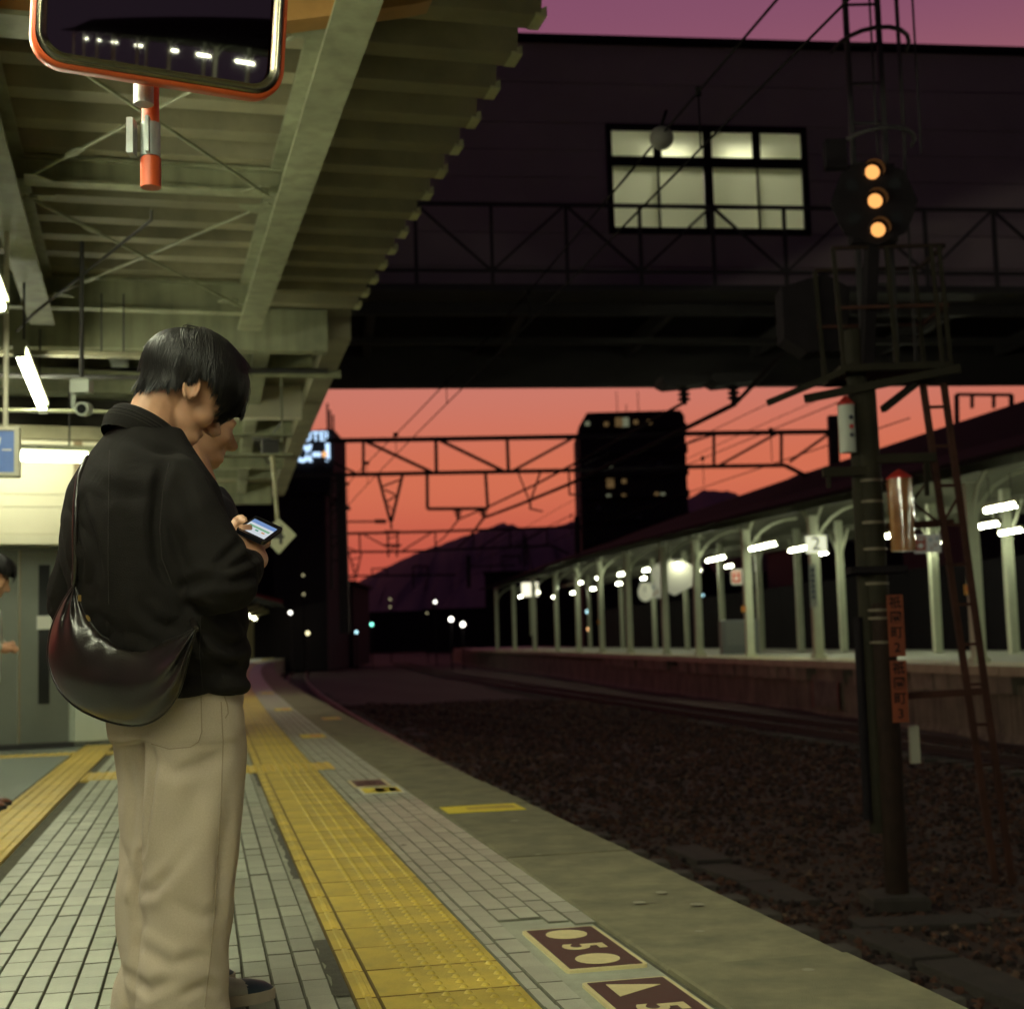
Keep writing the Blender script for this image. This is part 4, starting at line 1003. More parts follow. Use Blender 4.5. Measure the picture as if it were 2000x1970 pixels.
# ------------------------------------------------------------------ catenary gantries
def seglist(name, label, Y, parts, group):
    allp = [p for _, sg in parts for q_ in sg for p in q_[:2]]
    t = thing(name, label, 'gantry', at(*allp[0], Y), group=group)
    for nm, sg in parts:
        for (p0, p1, w) in sg:
            q = MB(); q.bar(at(*p0, Y), at(*p1, Y), w, w, up=(0, 1, 0)); q.build(nm, m_steelb, t)
    return t
z7 = lambda x, y: (560 + x * .3311, 720 + y * .3311)
z8 = lambda x, y: (1100 + x * .4656, 720 + y * .4656)
G1 = 'catenary gantries spanning the tracks'
top = [(z7(230, 425), z7(880, 415), .14), (z7(880, 415), z7(1760, 400), .14), (z7(1760, 400), z8(540, 272), .14), (z8(540, 272), z8(1135, 264), .14)]
bot = [(z7(20, 632), z7(860, 615), .12), (z7(860, 615), z7(1760, 598), .12), (z7(1760, 598), z8(545, 411), .12), (z8(545, 411), z8(930, 405), .12), (z8(930, 405), z8(1060, 470), .12)]
ver = [(z7(452, 425), z7(452, 622), .09), (z7(880, 415), z7(883, 612), .11), (z7(1300, 410), z7(1308, 605), .11), (z7(1715, 402), z7(1720, 600), .07), (z7(1708, 402), z7(1722, 600), .05), (z8(632, 272), z8(632, 408), .09), (z8(915, 268), z8(915, 405), .09)]
dia = [(z7(470, 430), z7(860, 612), .10), (z7(900, 420), z7(1280, 604), .10), (z7(1690, 408), z7(1330, 604), .08), (z7(230, 530), z7(420, 622), .07), (z8(470, 330), z8(625, 278), .06), (z8(655, 405), z8(895, 272), .08), (z8(950, 390), z8(1112, 275), .09), (z7(1760, 560), z7(1900, 500), .06)]
lat = [(z7(540, 632), z7(612, 900), .09), (z7(682, 630), z7(618, 900), .09), (z7(562, 695), z7(668, 655), .05), (z7(575, 712), z7(640, 742), .05), (z7(590, 785), z7(645, 748), .05), (z7(600, 800), z7(622, 835), .04), (z7(615, 900), z7(617, 945), .06)]
fr = [(z7(828, 612), z7(830, 826), .10), (z7(830, 826), z7(1186, 824), .10), (z7(1186, 824), z7(1172, 606), .10), (z7(1368, 618), z7(1435, 790), .05), (z7(1495, 612), z7(1435, 790), .06), (z7(1435, 780), z7(1437, 830), .07), (z7(1437, 825), z7(1510, 842), .05), (z7(1664, 600), z7(1668, 742), .06), (z7(1668, 742), z7(1752, 742), .06)]
ins = [(z7(1008, 826), z7(1012, 890), .10), (z7(1158, 824), z7(1162, 880), .10), (z7(985, 842), z7(1035, 842), .05), (z7(1135, 842), z7(1185, 842), .05), (z7(990, 862), z7(1032, 862), .05), (z7(1138, 858), z7(1182, 858), .05)]
msts = [(z7(320, 625), z7(345, 1560), .30), (z7(300, 610), z7(306, 640), .10), (z8(1130, 198), z8(1140, 470), .30)]
seglist('catenary_gantry', 'nearest steel catenary gantry with triangular trusses against the sunset', 45, [('top_chord', top), ('bottom_chord', bot), ('vertical', ver), ('diagonal', dia), ('hanging_lattice', lat), ('drop_frame', fr), ('insulator', ins), ('mast', msts)], G1)
sc2 = [(z7(260, 620), z7(265, 1300), .10), (z7(262, 800), z7(330, 800), .08), (z7(262, 990), z7(340, 990), .08), (z7(262, 1130), z7(350, 1130), .07), (z7(265, 690), z7(320, 610), .06), (z7(265, 860), z7(325, 800), .06), (z7(268, 1060), z7(330, 990), .06)]
seglist('lattice_mast', 'dark lattice mast beside the gantry post at the left', 48, [('member', sc2)], G1)
top = [(z7(355, 972), z7(860, 960), .14), (z7(860, 960), z7(1760, 930), .14)]
bot = [(z7(355, 1080), z7(700, 1078), .12), (z7(700, 1078), z7(1560, 1042), .12), (z7(1560, 1042), z7(1660, 1090), .12)]
ver = [(z7(430, 970), z7(432, 1080), .09), (z7(876, 958), z7(878, 1072), .09), (z7(1100, 950), z7(1102, 1062), .09), (z7(1318, 945), z7(1320, 1055), .09), (z7(1535, 938), z7(1537, 1045), .09)]
dia = [(z7(450, 975), z7(570, 1040), .08), (z7(860, 962), z7(680, 1075), .08), (z7(1310, 948), z7(1130, 1060), .08), (z7(1535, 940), z7(1345, 1052), .08), (z7(355, 1052), z7(425, 1080), .07)]
mst = [(z7(1712, 870), z7(1718, 1200), .35), (z7(355, 902), z7(590, 900), .10), (z7(520, 900), z7(585, 900), .22), (z7(595, 960), z7(600, 1110), .10), (z7(655, 960), z7(650, 1110), .10), (z7(575, 962), z7(665, 962), .16), (z7(570, 1042), z7(675, 1042), .14), (z7(600, 1000), z7(655, 985), .06), (z7(600, 1085), z7(655, 1030), .06)]
lat = [(z7(368, 1085), z7(405, 1235), .08), (z7(440, 1085), z7(408, 1235), .08), (z7(380, 1130), z7(430, 1110), .05), (z7(385, 1150), z7(425, 1165), .05), (z7(395, 1200), z7(422, 1170), .05)]
seglist('catenary_gantry', 'second catenary gantry, lower and farther, crossing the mountain ridge', 82, [('top_chord', top), ('bottom_chord', bot), ('vertical', ver), ('diagonal', dia), ('mast', mst), ('hanging_lattice', lat)], G1)
far3 = [(z7(355, 1222), z7(1000, 1215), .16), (z7(360, 1238), z7(410, 1238), .1), (z7(500, 1180), z7(505, 1225), .12), (z7(500, 1180), z7(590, 1175), .12), (z7(590, 1175), z7(592, 1225), .12), (z7(745, 1165), z7(830, 1165), .14), (z7(745, 1165), z7(747, 1290), .14), (z7(830, 1165), z7(832, 1215), .12), (z7(1072, 1100), z7(1075, 1290), .35), (z7(1265, 1105), z7(1375, 1105), .14), (z7(1265, 1105), z7(1267, 1160), .12), (z7(1375, 1105), z7(1377, 1150), .12), (z7(1080, 1165), z7(1350, 1160), .12)]
seglist('catenary_gantry', 'third and farthest gantry, faint against the mountain', 130, [('member', far3)], G1)
fr3 = [(z8(1650, 108), z8(1882, 110), .09), (z8(1650, 108), z8(1652, 260), .12), (z8(1880, 110), z8(1880, 200), .12), (z8(1715, 112), z8(1715, 165), .09), (z8(1806, 112), z8(1806, 165), .09)]
seglist('wire_frame', 'small portal frame with two insulators above the far canopy roof', 42, [('member', fr3)], G1)

# ------------------------------------------------------------------ overhead wires (follow the tracks)
def wire(name, label, pts, r, group='overhead wires above the tracks'):
    pts = [Vector(p) for p in pts]
    t = thing(name, label, 'wire', pts[0], group=group)
    q = MB(); q.tube(pts, r, 5); q.build('strand', m_wire, t); return t
def along(u, z, ys): return [P(S(y), u, z(y) if callable(z) else z) for y in ys]
YY = [-4, 2, 6, 10, 14, 18, 22, 26, 30, 35, 40, 45, 52, 60, 70, 82, 95, 110, 130]
cz = lambda y: 4.05 + .012 * max(0, y - 14)
mz = lambda y: 4.42 + .016 * max(0, y - 14) + .10 * math.cos(y * 2 * math.pi / 37)
wire('contact_wire', 'lower overhead contact wire over the near track', along(-1.42, cz, YY), .008)
t = wire('messenger_wire', 'upper overhead messenger wire over the near track', along(-1.42, mz, YY), .009)
for y in (8.6, 13.5, 18.5, 24, 29, 34, 40, 46, 54):
    q = MB(); a, b_ = P(S(y), -1.42, cz(y)), P(S(y), -1.42, mz(y)); q.tube([a, b_], .006, 5); q.tube([b_ - ZZ * .03, b_ + ZZ * .03], .045 if y > 20 else .02, 8); q.build('dropper', m_wire, t)
bp = P(S(9.35), -1.42, mz(9.35) - .02)
t = thing('marker_ball', 'grey ball insulator strung on the wire in front of the lit window', 'insulator', bp)
q = MB()
def sph(c, r, n=14):
    q_ = MB(); q_.grid(lambda i, j: Vector(c) + Vector((r * math.sin(math.pi * j / n) * math.cos(2 * math.pi * i / (2 * n)), r * math.sin(math.pi * j / n) * math.sin(2 * math.pi * i / (2 * n)), r * math.cos(math.pi * j / n))), 2 * n, n + 1, closed_u=True); return q_
sph(bp, .085).build('ball', mat('ball_grey', (.10, .095, .08), .7, var=.2), t)
q = MB(); q.tube([bp + Vector((0, 0, .08)), bp + Vector((.03, -.1, .16))], .012, 6); q.build('clip', m_wire, t)
for (pa, Ya, pb_, Yb, lb, r) in ((z7(1012, 890), 45, (1338, 785), 22.9, 'feeder cable from the gantry to the left bridge insulator', .028), (z7(1162, 880), 45, (1434, 790), 22.9, 'thick feeder cable from the gantry to the right bridge insulator', .045),
        (z7(1012, 890), 45, z7(880, 1030), 82, 'left feeder cable continuing from the nearest gantry to the second', .03), (z7(1162, 880), 45, z7(1010, 1050), 82, 'right feeder cable continuing from the nearest gantry to the second', .045)):
    a, b_ = at(*pa, Ya), at(*pb_, Yb); mid = a.lerp(b_, .5) - ZZ * .12
    wire('feeder_cable', lb, [a, a.lerp(mid, .5) - ZZ * .02, mid, mid.lerp(b_, .5) - ZZ * .02, b_], r)
a = at(1434, 790, 22.9)
wire('feeder_cable', 'feeder cable rising from the bridge insulator toward the signal basket', [a, at(1520, 700, 17), at(1640, 600, 13.5)], .035)
FYY = [24, 30, 36, 43, 50, 58, 66, 76, 88, 100, 120]
for (w, z, lb) in ((-2.1, 4.55, 'lower overhead wire beside the far platform'), (-2.1, 5.3, 'upper overhead wire beside the far platform'), (-1.0, 6.4, 'thin line wire above the far canopy edge'), (2.0, 7.2, 'highest thin line wire right of the mast')):
    t = wire('line_wire', lb, [FP(y, w, z + RZ(y)) for y in FYY], .012)
    if z == 5.3:
        for y in (31, 36.5, 46, 57): q = MB(); a = FP(y, w, z + RZ(y)); q.tube([a, a - ZZ * .7], .01, 5); q.tube([a - ZZ * .05, a + ZZ * .05], .05, 6); q.build('dropper', m_wire, t)

# ------------------------------------------------------------------ signal mast
MO = Vector((2.74, 10.62, RAILZ))
sig = thing('signal_mast', 'tall railway signal mast with service basket standing in the ballast', 'signal mast', MO)
m_mast = mat('mast_brown', (.024, .013, .009), .8, var=.35, spec=.2, vscale=6)
m_mastg = mat('mast_green', (.026, .022, .013), .75, var=.25, spec=.2, vscale=5)
m_rust = mat('ladder_rust', (.055, .022, .015), .8, var=.3, spec=.2)
def Mp(x, y, z): return MO + Vector((x, y, z - RAILZ))
q = MB(); q.cbox(Mp(0, 0, RAILZ - .03), (.42, .42, .10), .02); q.build('footing', m_trough, sig)
q = MB(); q.tube([Mp(.02, 0, RAILZ), Mp(.02, 0, 1.1)], .088, 14); q.build('lower_pole', m_mast, sig)
q = MB(); q.tube([Mp(-.07, .06, RAILZ + .45), Mp(-.07, .06, 3.2)], .075, 12); q.build('upper_pole', m_mastg, sig)
q = MB(); q.tube([Mp(.0, .02, 1.1), Mp(-.02, .02, 2.75)], .082, 14); q.build('mid_pole', m_mastg, sig)
for z in (2.02, 1.86, 1.70, 1.50, 1.36, 1.24, 1.04, .98, .80):
    q = MB(); q.tube([Mp(.0 if z < 1.1 else -.01, .0 if z < 1.1 else .02, z), Mp(.0 if z < 1.1 else -.01, .0 if z < 1.1 else .02, z + .018)], .093, 14); q.build('steel_band', mat('band_dull', (.16, .13, .09), .5, metal=.4), sig)
# service basket
bz = 2.86; hw = .40
BC = Mp(.18, .10, 0); 
def Bk(x, y, z): return Vector((BC.x + x, BC.y + y, z))
fl = MB()
for (x0, y0_, x1, y1_) in ((-hw, -.3, hw, -.3), (-hw, .35, hw, .35), (-hw, -.3, -hw, .35), (hw, -.3, hw, .35)): fl.bar(Bk(x0, y0_, bz), Bk(x1, y1_, bz), .05, .05)
fl.build('basket_floor_frame', m_mastg, sig)
q = MB()
for i in range(16): q.bar(Bk(-hw + .05 + i * (2 * hw - .1) / 15, -.3, bz + .02), Bk(-hw + .05 + i * (2 * hw - .1) / 15, .35, bz + .02), .008, .03)
q.build('floor_grating', m_mast, sig)
for (x, y_) in ((-hw, -.3), (0, -.3), (hw - .06, -.3), (hw, -.3), (-hw, .35), (hw, .35)):
    q = MB(); q.bar(Bk(x, y_, bz), Bk(x - .04, y_, bz + .92), .028, .028); q.build('basket_post', m_mastg, sig)
for z, mm in ((bz + .92, m_mast), (bz + .46, m_rust)):
    q = MB(); q.bar(Bk(-hw - .04, -.3, z), Bk(hw, -.3, z), .026, .026); q.bar(Bk(-hw - .04, .35, z), Bk(hw, .35, z), .026, .026); q.bar(Bk(hw, -.3, z), Bk(hw, .35, z), .026, .026); q.build('basket_rail', mm, sig)
q = MB(); q.bar(Bk(-hw, -.3, bz - .02), Bk(-hw - .58, -.25, bz - .24), .05, .045); q.build('bracket_arm', m_mastg, sig)
q = MB(); q.bar(Bk(hw + .06, -.32, bz - .03), Mp(-.5, -.05, bz - .20), .05, .06); q.build('bracket_arm', m_mastg, sig)
q = MB(); q.bar(Bk(hw - .1, .3, bz - .03), Mp(.12, .05, bz - .28), .04, .05); q.build('bracket_arm', m_mastg, sig)
# cross arms on the mast
for (x0, x1, z, mm) in ((-.38, .02, 2.10, m_mastg), (.02, .48, 2.19, m_mastg)):
    q = MB(); q.bar(Mp(x0, -.02, z), Mp(x1, -.02, z), .06, .07); q.build('cross_arm', mm, sig)
for (x, z0, z1) in ((-.34, 2.07, 1.98), (.42, 2.17, 2.02), (.40, 2.17, 1.9)):
    q = MB(); q.bar(Mp(x, -.02, z0), Mp(x, -.02, z1), .03, .03); q.build('drop_bolt', m_mastg, sig)
q = MB(); q.bar(Mp(.42, .0, 2.02), Mp(.30, .05, 1.86), .016, .016); q.bar(Mp(.30, .05, 1.86), Mp(.52, .05, 1.68), .016, .016); q.bar(Mp(.52, .05, 1.68), Mp(.66, .05, 1.9), .016, .016); q.build('stay_loop', m_rust, sig)
# long ladder at the right, rungs between two stiles
q1, q2 = MB(), MB()
la0, la1 = Mp(.42, .0, bz - .1), Mp(.80, .15, RAILZ + .05); lb0, lb1 = Mp(.58, .0, bz - .1), Mp(.92, .15, RAILZ + .05)
q1.bar(la0, la1, .045, .045); q1.build('ladder_stile', m_rust, sig); q2.bar(lb0, lb1, .045, .045); q2.build('ladder_stile', m_rust, sig)
for i in range(12):
    f = (i + .6) / 12.5; q = MB(); q.bar(la0.lerp(la1, f), lb0.lerp(lb1, f), .022, .022); q.build('rung', m_rust, sig)
for z, x1 in ((1.68, .62), (.40, .78)):
    q = MB(); q.bar(Mp(.1, .05, z), Mp(x1, .1, z + .02), .05, .05); q.build('ladder_stay', m_rust, sig)
# upper caged ladder
for x in (.07, .33, .48):
    q = MB(); q.bar(Mp(x, .35, 3.0), Mp(x, .35, 7.2), .045 if x < .4 else .018, .04 if x < .4 else .018); q.build('cage_stile', m_steelb, sig)
for z in np.arange(3.3, 7.2, .33):
    q = MB(); q.bar(Mp(.07, .35, z), Mp(.33, .35, z), .018, .018); q.build('rung', m_steelb, sig)
for z in (4.75, 5.55, 6.05):
    pts = [Mp(.24 + .30 * math.cos(a), .35 - .45 * math.sin(a) , z) for a in np.linspace(0, math.pi, 10)]
    q = MB(); q.tube(pts, .018, 6); q.build('cage_hoop', m_steelb, sig)
for x in (.0, .2, .42, .54):
    q = MB(); q.bar(Mp(x, .1, 4.6), Mp(x, .1, 7.0), .014, .014); q.build('cage_bar', m_steelb, sig)
# signal head: notched black backboard, three lit lamps with hoods
hc = Mp(.045, -.30, 4.10)
q = MB(); poly = []
for i in range(24):
    a = 2 * math.pi * i / 24; r_ = .315 + .012 * math.cos(8 * a); poly.append((r_ * math.cos(a), r_ * 1.02 * math.sin(a)))
q.prism(poly, hc, Vector((1, 0, 0)), ZZ, Vector((0, 1, 0)), 0, .025); q.box(hc + Vector((-.27, .03, .38)), (.16, .1, .22)); q.box(hc + Vector((.0, .10, 0)), (.34, .16, .6)); q.bar(hc + Vector((0, .1, -.2)), Mp(0, .02, 2.9), .09, .09)
head = q.build('backboard', m_black, sig)
for i, dz in enumerate((.222, .0, -.222)):
    lc = hc + Vector((.01 * (1 - i) * -1, -.02, dz))
    q = MB(); q.tube([lc, lc + Vector((0, -.006, 0))], .055, 20); q.build('signal_lamp', emat('signal_amber', (1.0, .43, .12), 1.35), sig)
    q = MB(); n = 12                                                      # hood: half tube above the lens
    for k in range(n):
        a0_, a1_ = math.pi * (-.12 + 1.24 * k / n), math.pi * (-.12 + 1.24 * (k + 1) / n)
        V = [lc + Vector((r_ * math.cos(a), y_, r_ * math.sin(a))) for a in (a0_, a1_) for r_, y_ in ((.078, .0), (.078, -.085))]
        q.add(V, [(0, 1, 3, 2)])
    hd = q.build('lamp_hood', mat('hood_red', (.015, .005, .004), .6), sig, fixn=False)
for (dx, dz) in ((-.16, .13), (.16, .13), (-.16, -.13), (.16, -.13)):
    q = MB(); lc = hc + Vector((dx, -.004, dz)); q.tube([lc, lc + Vector((0, -.008, 0))], .05, 16); q.build('dark_lens', m_doorglass, sig)
# dark equipment box left of the mast
q = MB(); q.prism([(-.3, -.2), (-.12, -.32), (.2, -.32), (.25, .2), (.05, .32), (-.3, .22)], Mp(-.22, .5, 3.45), Vector((1, 0, 0)), ZZ, Vector((0, 1, 0)), 0, .3); q.build('equipment_box', m_black, sig)
q = MB(); q.box(Mp(-.02, -.04, 1.35), (.42, .2, .05)); q.build('bracket_plate', m_black, sig)
q = MB(); q.tube([Mp(-.16, .03, -.5), Mp(-.16, .03, 1.0)], .035, 8); q.build('conduit', m_black, sig)
q = MB(); q.cbox(Mp(.20, -.02, .05), (.07, .05, .28), .01); q.build('junction_box', mat('jb_white', (.35, .34, .26), .6), sig)
# red-capped covers on the mast
def cap_tube(c, r, h, label, body, marks):
    t = thing('cable_cover', label, 'cable cover', c - ZZ * h, group='red capped covers on the signal mast')
    q = MB(); q.tube([c - ZZ * h, c], r, 18); q.build('cover', body, t)
    q = MB(); q.tube([c, c + ZZ * .012, c + ZZ * .05, c + ZZ * .075], r, 18, radii=[r * 1.06, r * 1.06, r * .55, r * .12]); q.build('cap', mat('cap_red', (.42, .03, .02), .45), t)
    for (dz, col) in marks:
        q = MB(); o_ = c + Vector((.02, -r - .004, -dz)); q.prism(ellipse(0, 0, .018, .018, 10), o_, Vector((1, 0, 0)), ZZ, Vector((0, -1, 0)), 0, .004); q.build('mark', mat('mark_' + col, {'k': (.03, .03, .05), 'r': (.4, .03, .03)}[col], .6), t)
cap_tube(Mp(-.19, -.06, 2.60), .062, .36, 'white cover tube with red cap and symbols high on the mast', mat('cover_white', (.50, .52, .44), .45), [(.10, 'k'), (.17, 'r'), (.235, 'k')])
m_amber = mat('amber_tube', (.30, .13, .035), .12, spec=.8, coat=.6, var=.3, vscale=5)
cap_tube(Mp(.17, -.12, 2.02), .092, .54, 'glossy amber cover tube with red cap on the mast', m_amber, [])
# orange number plates with vertical lettering
for (z, txt, lb) in ((.93, '祇園町2', 'upper orange plate with vertical characters on the mast'), (.445, '祇園町3', 'lower orange plate with vertical characters on the mast')):
    c = Mp(.085, -.12, z)
    t = thing('number_plate', lb, 'sign', c, group='orange plates on the signal mast')
    q = MB(); q.box(c, (.118, .012, .455)); q.build('plate', mat('plate_orange', (.21, .042, .011), .65, var=.2), t)
    for i, ch in enumerate(txt):
        link('character', text_mesh(ch, .095, .0008, bold=.0015), m_black, t, mat_world=basis(c + Vector((0, -.0085, .165 - i * .11)), Vector((1, 0, 0)), ZZ, Vector((0, -1, 0))))

# ------------------------------------------------------------------ buildings beyond
def box_bld(mb, c, w, d, h): mb.box((c.x, c.y, c.z + h / 2), (w, d, h)); return mb
tb0 = at(1141, 1240, 170); tb1 = at(1354, 1240, 170); w_ = tb1.x - tb0.x; topz = at(1250, 803, 170).z
tb = thing('apartment_tower', 'dark apartment tower block with a few lit windows', 'building', ((tb0.x + tb1.x) / 2, 178, -1))
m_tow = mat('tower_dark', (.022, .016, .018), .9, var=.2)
q = MB(); cx = (tb0.x + tb1.x) / 2
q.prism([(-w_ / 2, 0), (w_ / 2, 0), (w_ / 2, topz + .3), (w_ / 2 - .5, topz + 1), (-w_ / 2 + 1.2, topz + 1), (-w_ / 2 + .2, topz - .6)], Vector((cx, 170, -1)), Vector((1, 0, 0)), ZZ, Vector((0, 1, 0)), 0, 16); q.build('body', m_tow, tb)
for i in range(9):
    z = 4.5 + i * (topz - 5) / 8.5
    q = MB(); q.box((cx + w_ / 2 + .12, 177, z), (.5, 12, .9)); q.box((cx - .3, 169.6, z - .45), (w_ - 1.4, .8, .18)); q.build('balcony', m_tow, tb)
wins = [(1148, 825), (1185, 826), (1210, 822), (1222, 822), (1243, 822), (1270, 822), (1192, 908), (1193, 942), (1220, 938), (1190, 968), (1220, 967), (1284, 964), (1296, 965), (1240, 880), (1290, 905), (1170, 990), (1250, 1010)]
for i, (px, py) in enumerate(wins):
    c = at(px, py, 169.0); big = (px, py) in ((1210, 822), (1193, 942), (1222, 822))
    q = MB(); q.box((c.x, 169.98 - .1 + (.0 if py > 840 else 0), c.z), (.55 if not big else .9, .18, .5 if not big else 1.1)); lit = i < 13
    wf = q.build('window', emat('window_warm', (1, .62, .25), .10) if lit and i % 3 else (emat('window_pale', (.9, .95, .6), .15) if lit else m_doorglass), tb)
for px in (1208, 1226, 1250):
    a = at(px, 803, 172); q = MB(); q.bar(Vector((a.x, 174, topz)), Vector((a.x, 174, topz + (3.2 if px != 1226 else 1.6))), .09, .09); q.build('aerial', m_tow, tb)
hx0, hx1 = at(592, 1240, 120).x, at(655, 1240, 120).x; hz = at(625, 838, 120).z
ho = thing('hotel_building', 'dark slender hotel tower with glowing blue white rooftop lettering', 'building', ((hx0 + hx1) / 2, 124, -1))
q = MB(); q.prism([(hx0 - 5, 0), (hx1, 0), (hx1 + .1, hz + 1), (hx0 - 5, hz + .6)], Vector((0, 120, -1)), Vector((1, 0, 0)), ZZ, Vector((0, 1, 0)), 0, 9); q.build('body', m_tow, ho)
for (px, hh) in ((640, 2.4), (645, 1.8), (651, 1.4)):
    a = at(px, 838, 121); q = MB(); q.bar(Vector((a.x, 121, hz)), Vector((a.x, 121, hz + hh)), .16, .16); q.build('aerial', m_tow, ho)
m_neon = emat('hotel_letters', (.50, .72, 1.0), 1.6)
link('lettering', text_mesh('HOTEL', 1.10, .05, align='RIGHT', xs=.95, bold=.02), m_neon, ho, mat_world=basis(at(647, 852, 119.8), Vector((1, 0, 0)), ZZ, Vector((0, -1, 0))))
link('lettering', text_mesh('α-1', 2.5, .05, align='RIGHT', xs=.92, bold=.07), m_neon, ho, mat_world=basis(at(653, 882, 119.8), Vector((1, 0, 0)), ZZ, Vector((0, -1, 0))))
for i in range(5):
    a = at(600, 985 + 45 * i, 119.9); q = MB(); q.box((a.x - .4, 119.9, a.z), (.5, .1, .6)); q.build('window', emat('window_dim', (.9, .85, .6), .12), ho)
def low_block(px0, px1, pyt, Y, lb, dp=14):
    a, b_ = at(px0, 1240, Y), at(px1, 1240, Y); zt = at((px0 + px1) / 2, pyt, Y).z
    t = thing('town_building', lb, 'building', ((a.x + b_.x) / 2, Y, -1), group='dark town buildings beyond the station')
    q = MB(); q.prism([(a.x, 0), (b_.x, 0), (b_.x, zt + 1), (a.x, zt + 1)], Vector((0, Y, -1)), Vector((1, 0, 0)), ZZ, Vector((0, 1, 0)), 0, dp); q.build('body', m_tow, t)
    q = MB(); q.prism([(a.x - .3, zt + 1), (b_.x + .3, zt + 1), (b_.x + .3, zt + 1.25), (a.x - .3, zt + 1.25)], Vector((0, Y, -1)), Vector((1, 0, 0)), ZZ, Vector((0, 1, 0)), -.3, dp + .3); q.build('parapet', m_tow, t)
    return t
low_block(535, 640, 965, 110, 'black building block at the foot of the hotel tower')
low_block(640, 690, 1140, 125, 'low black building right of the hotel tower')
low_block(690, 830, 1196, 300, 'low dark roofs below the left end of the mountain')
low_block(830, 960, 1190, 260, 'low dark roofs below the middle of the mountain')
low_block(950, 1050, 1118, 220, 'flat dark building between the mountain and the tower block', 20)
low_block(1050, 1160, 1120, 200, 'dark low block at the left foot of the apartment tower', 20)
low_block(1350, 1560, 1120, 210, 'long dark block behind the far canopy right of the tower', 20)
low_block(1560, 1900, 1060, 180, 'wide black block behind the far canopy at the right', 20)
low_block(1900, 2300, 1000, 120, 'black block beyond the far platform at the right edge', 20)
low_block(250, 560, 925, 118, 'black block behind the near canopy at the left', 20)
# building with a dim window over the far canopy at right
# ------------------------------------------------------------------ mountains
def ridge(name, pts, Y, m, depth, label=None):
    q = MB(); rows = []
    n = len(pts); fine = []
    for i in range(n - 1):
        for k in range(6):
            f = k / 6; px = pts[i][0] + (pts[i + 1][0] - pts[i][0]) * f; py = pts[i][1] + (pts[i + 1][1] - pts[i][1]) * f + RNG.normal(0, 1.1)
            fine.append((px, py))
    fine.append(pts[-1])
    V = []
    for (px, py) in fine:
        c = at(px, py, Y); g0 = Vector((c.x, Y - depth, -1.3))
        h = max(.5, c.z)
        for f in (0, .25, .5, .75, 1.0): V.append(Vector((c.x, Y - depth * (1 - f), -1.3 + (h + 1.3) * (f ** 1.25))) + (Vector((RNG.normal(0, 3), 0, RNG.normal(0, h * .02))) if 0 < f < 1 else Vector()))
        V.append(Vector((c.x, Y + depth, -1.3)))
    F = [(i * 6 + j, (i + 1) * 6 + j, (i + 1) * 6 + j + 1, i * 6 + j + 1) for i in range(len(fine) - 1) for j in range(5)]
    q.add(V, F, True); o = q.build(name, m); o['kind'] = 'structure'; return o
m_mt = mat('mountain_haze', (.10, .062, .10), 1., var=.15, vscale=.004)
m_hill = mat('hill_dark', (.020, .014, .016), 1., var=.2, vscale=.02)
ridge('mountain', [(300, 1230), (560, 1215), (660, 1165), (700, 1135), (745, 1112), (800, 1085), (860, 1062), (920, 1042), (985, 1020), (1030, 1034), (1080, 1030), (1130, 1012), (1200, 985), (1260, 1000), (1320, 985), (1375, 957), (1420, 958), (1470, 975), (1600, 960), (1800, 1010), (2100, 1060), (2500, 1200)], 1500, m_mt, 500)
ridge('hill', [(1380, 1100), (1430, 1010), (1480, 960), (1560, 925), (1640, 905), (1740, 900), (1900, 880), (2100, 900), (2400, 1000)], 420, m_hill, 120)
# ------------------------------------------------------------------ town lamps
def town_lamp(px, py, Y, r, col, st, lb):
    c = at(px, py, Y); t = thing('street_lamp', lb, 'lamp', (c.x, c.y, -1.1), group='small lights of the town')
    sph(c, r, 8).build('bulb', emat('lamp_%s_%g' % (lb[:6], st), col, st), t)
    q = MB(); q.bar(Vector((c.x, c.y + r, -1.1)), Vector((c.x, c.y + r, c.z)), .10, .10); q.build('pole', m_tow, t)
W_, GR, CY, YE, OR = (1, .97, .85), (.25, 1, .75), (.5, .9, 1), (1, .9, .5), (1, .5, .2)
for a in ((881, 1209, 100, .16, W_, 6, 'bright white lamp beyond the tracks, left one of the pair'), (904, 1219, 100, .17, W_, 6, 'bright white lamp beyond the tracks, right one of the pair'), (850, 1175, 120, .13, W_, 4, 'small white lamp above the bright pair'),
          (726, 1219, 120, .13, GR, 4, 'turquoise signal light beyond the curve'), (696, 1234, 115, .11, CY, 3, 'pale cyan light low beside the turquoise one'), (601, 1236, 100, .13, YE, 2.5, 'dim yellow lamp at the end of the near platform'),
          (567, 1196, 100, .13, W_, 4, 'white lamp right of the distant near canopy lights'), (762, 1170, 150, .12, YE, .5, 'faint lit window light below the mountain'), (762, 1185, 150, .12, YE, .4, 'fainter lit window light below the mountain'),
          (592, 1123, 108, .10, W_, .5, 'faint lamp on the black block, upper'), (593, 1160, 108, .10, W_, .5, 'faint lamp on the black block, lower'), (834, 1197, 140, .10, YE, .5, 'faint amber light left of the bright pair'),
          (1148, 1194, 110, .14, CY, 3, 'slanting white green light between the far posts'), (1150, 1228, 100, .12, OR, 5, 'orange light low between the far posts'), (1850, 1132, 60, .09, W_, 4, 'white lamp in the dark beyond the far platform at right'),
          (1373, 1162, 90, .07, CY, 2, 'tiny cyan light between posts in the middle'), (634, 887, 119.5, .25, OR, 1.2, 'small orange light on the hotel lettering')):
    town_lamp(*a)
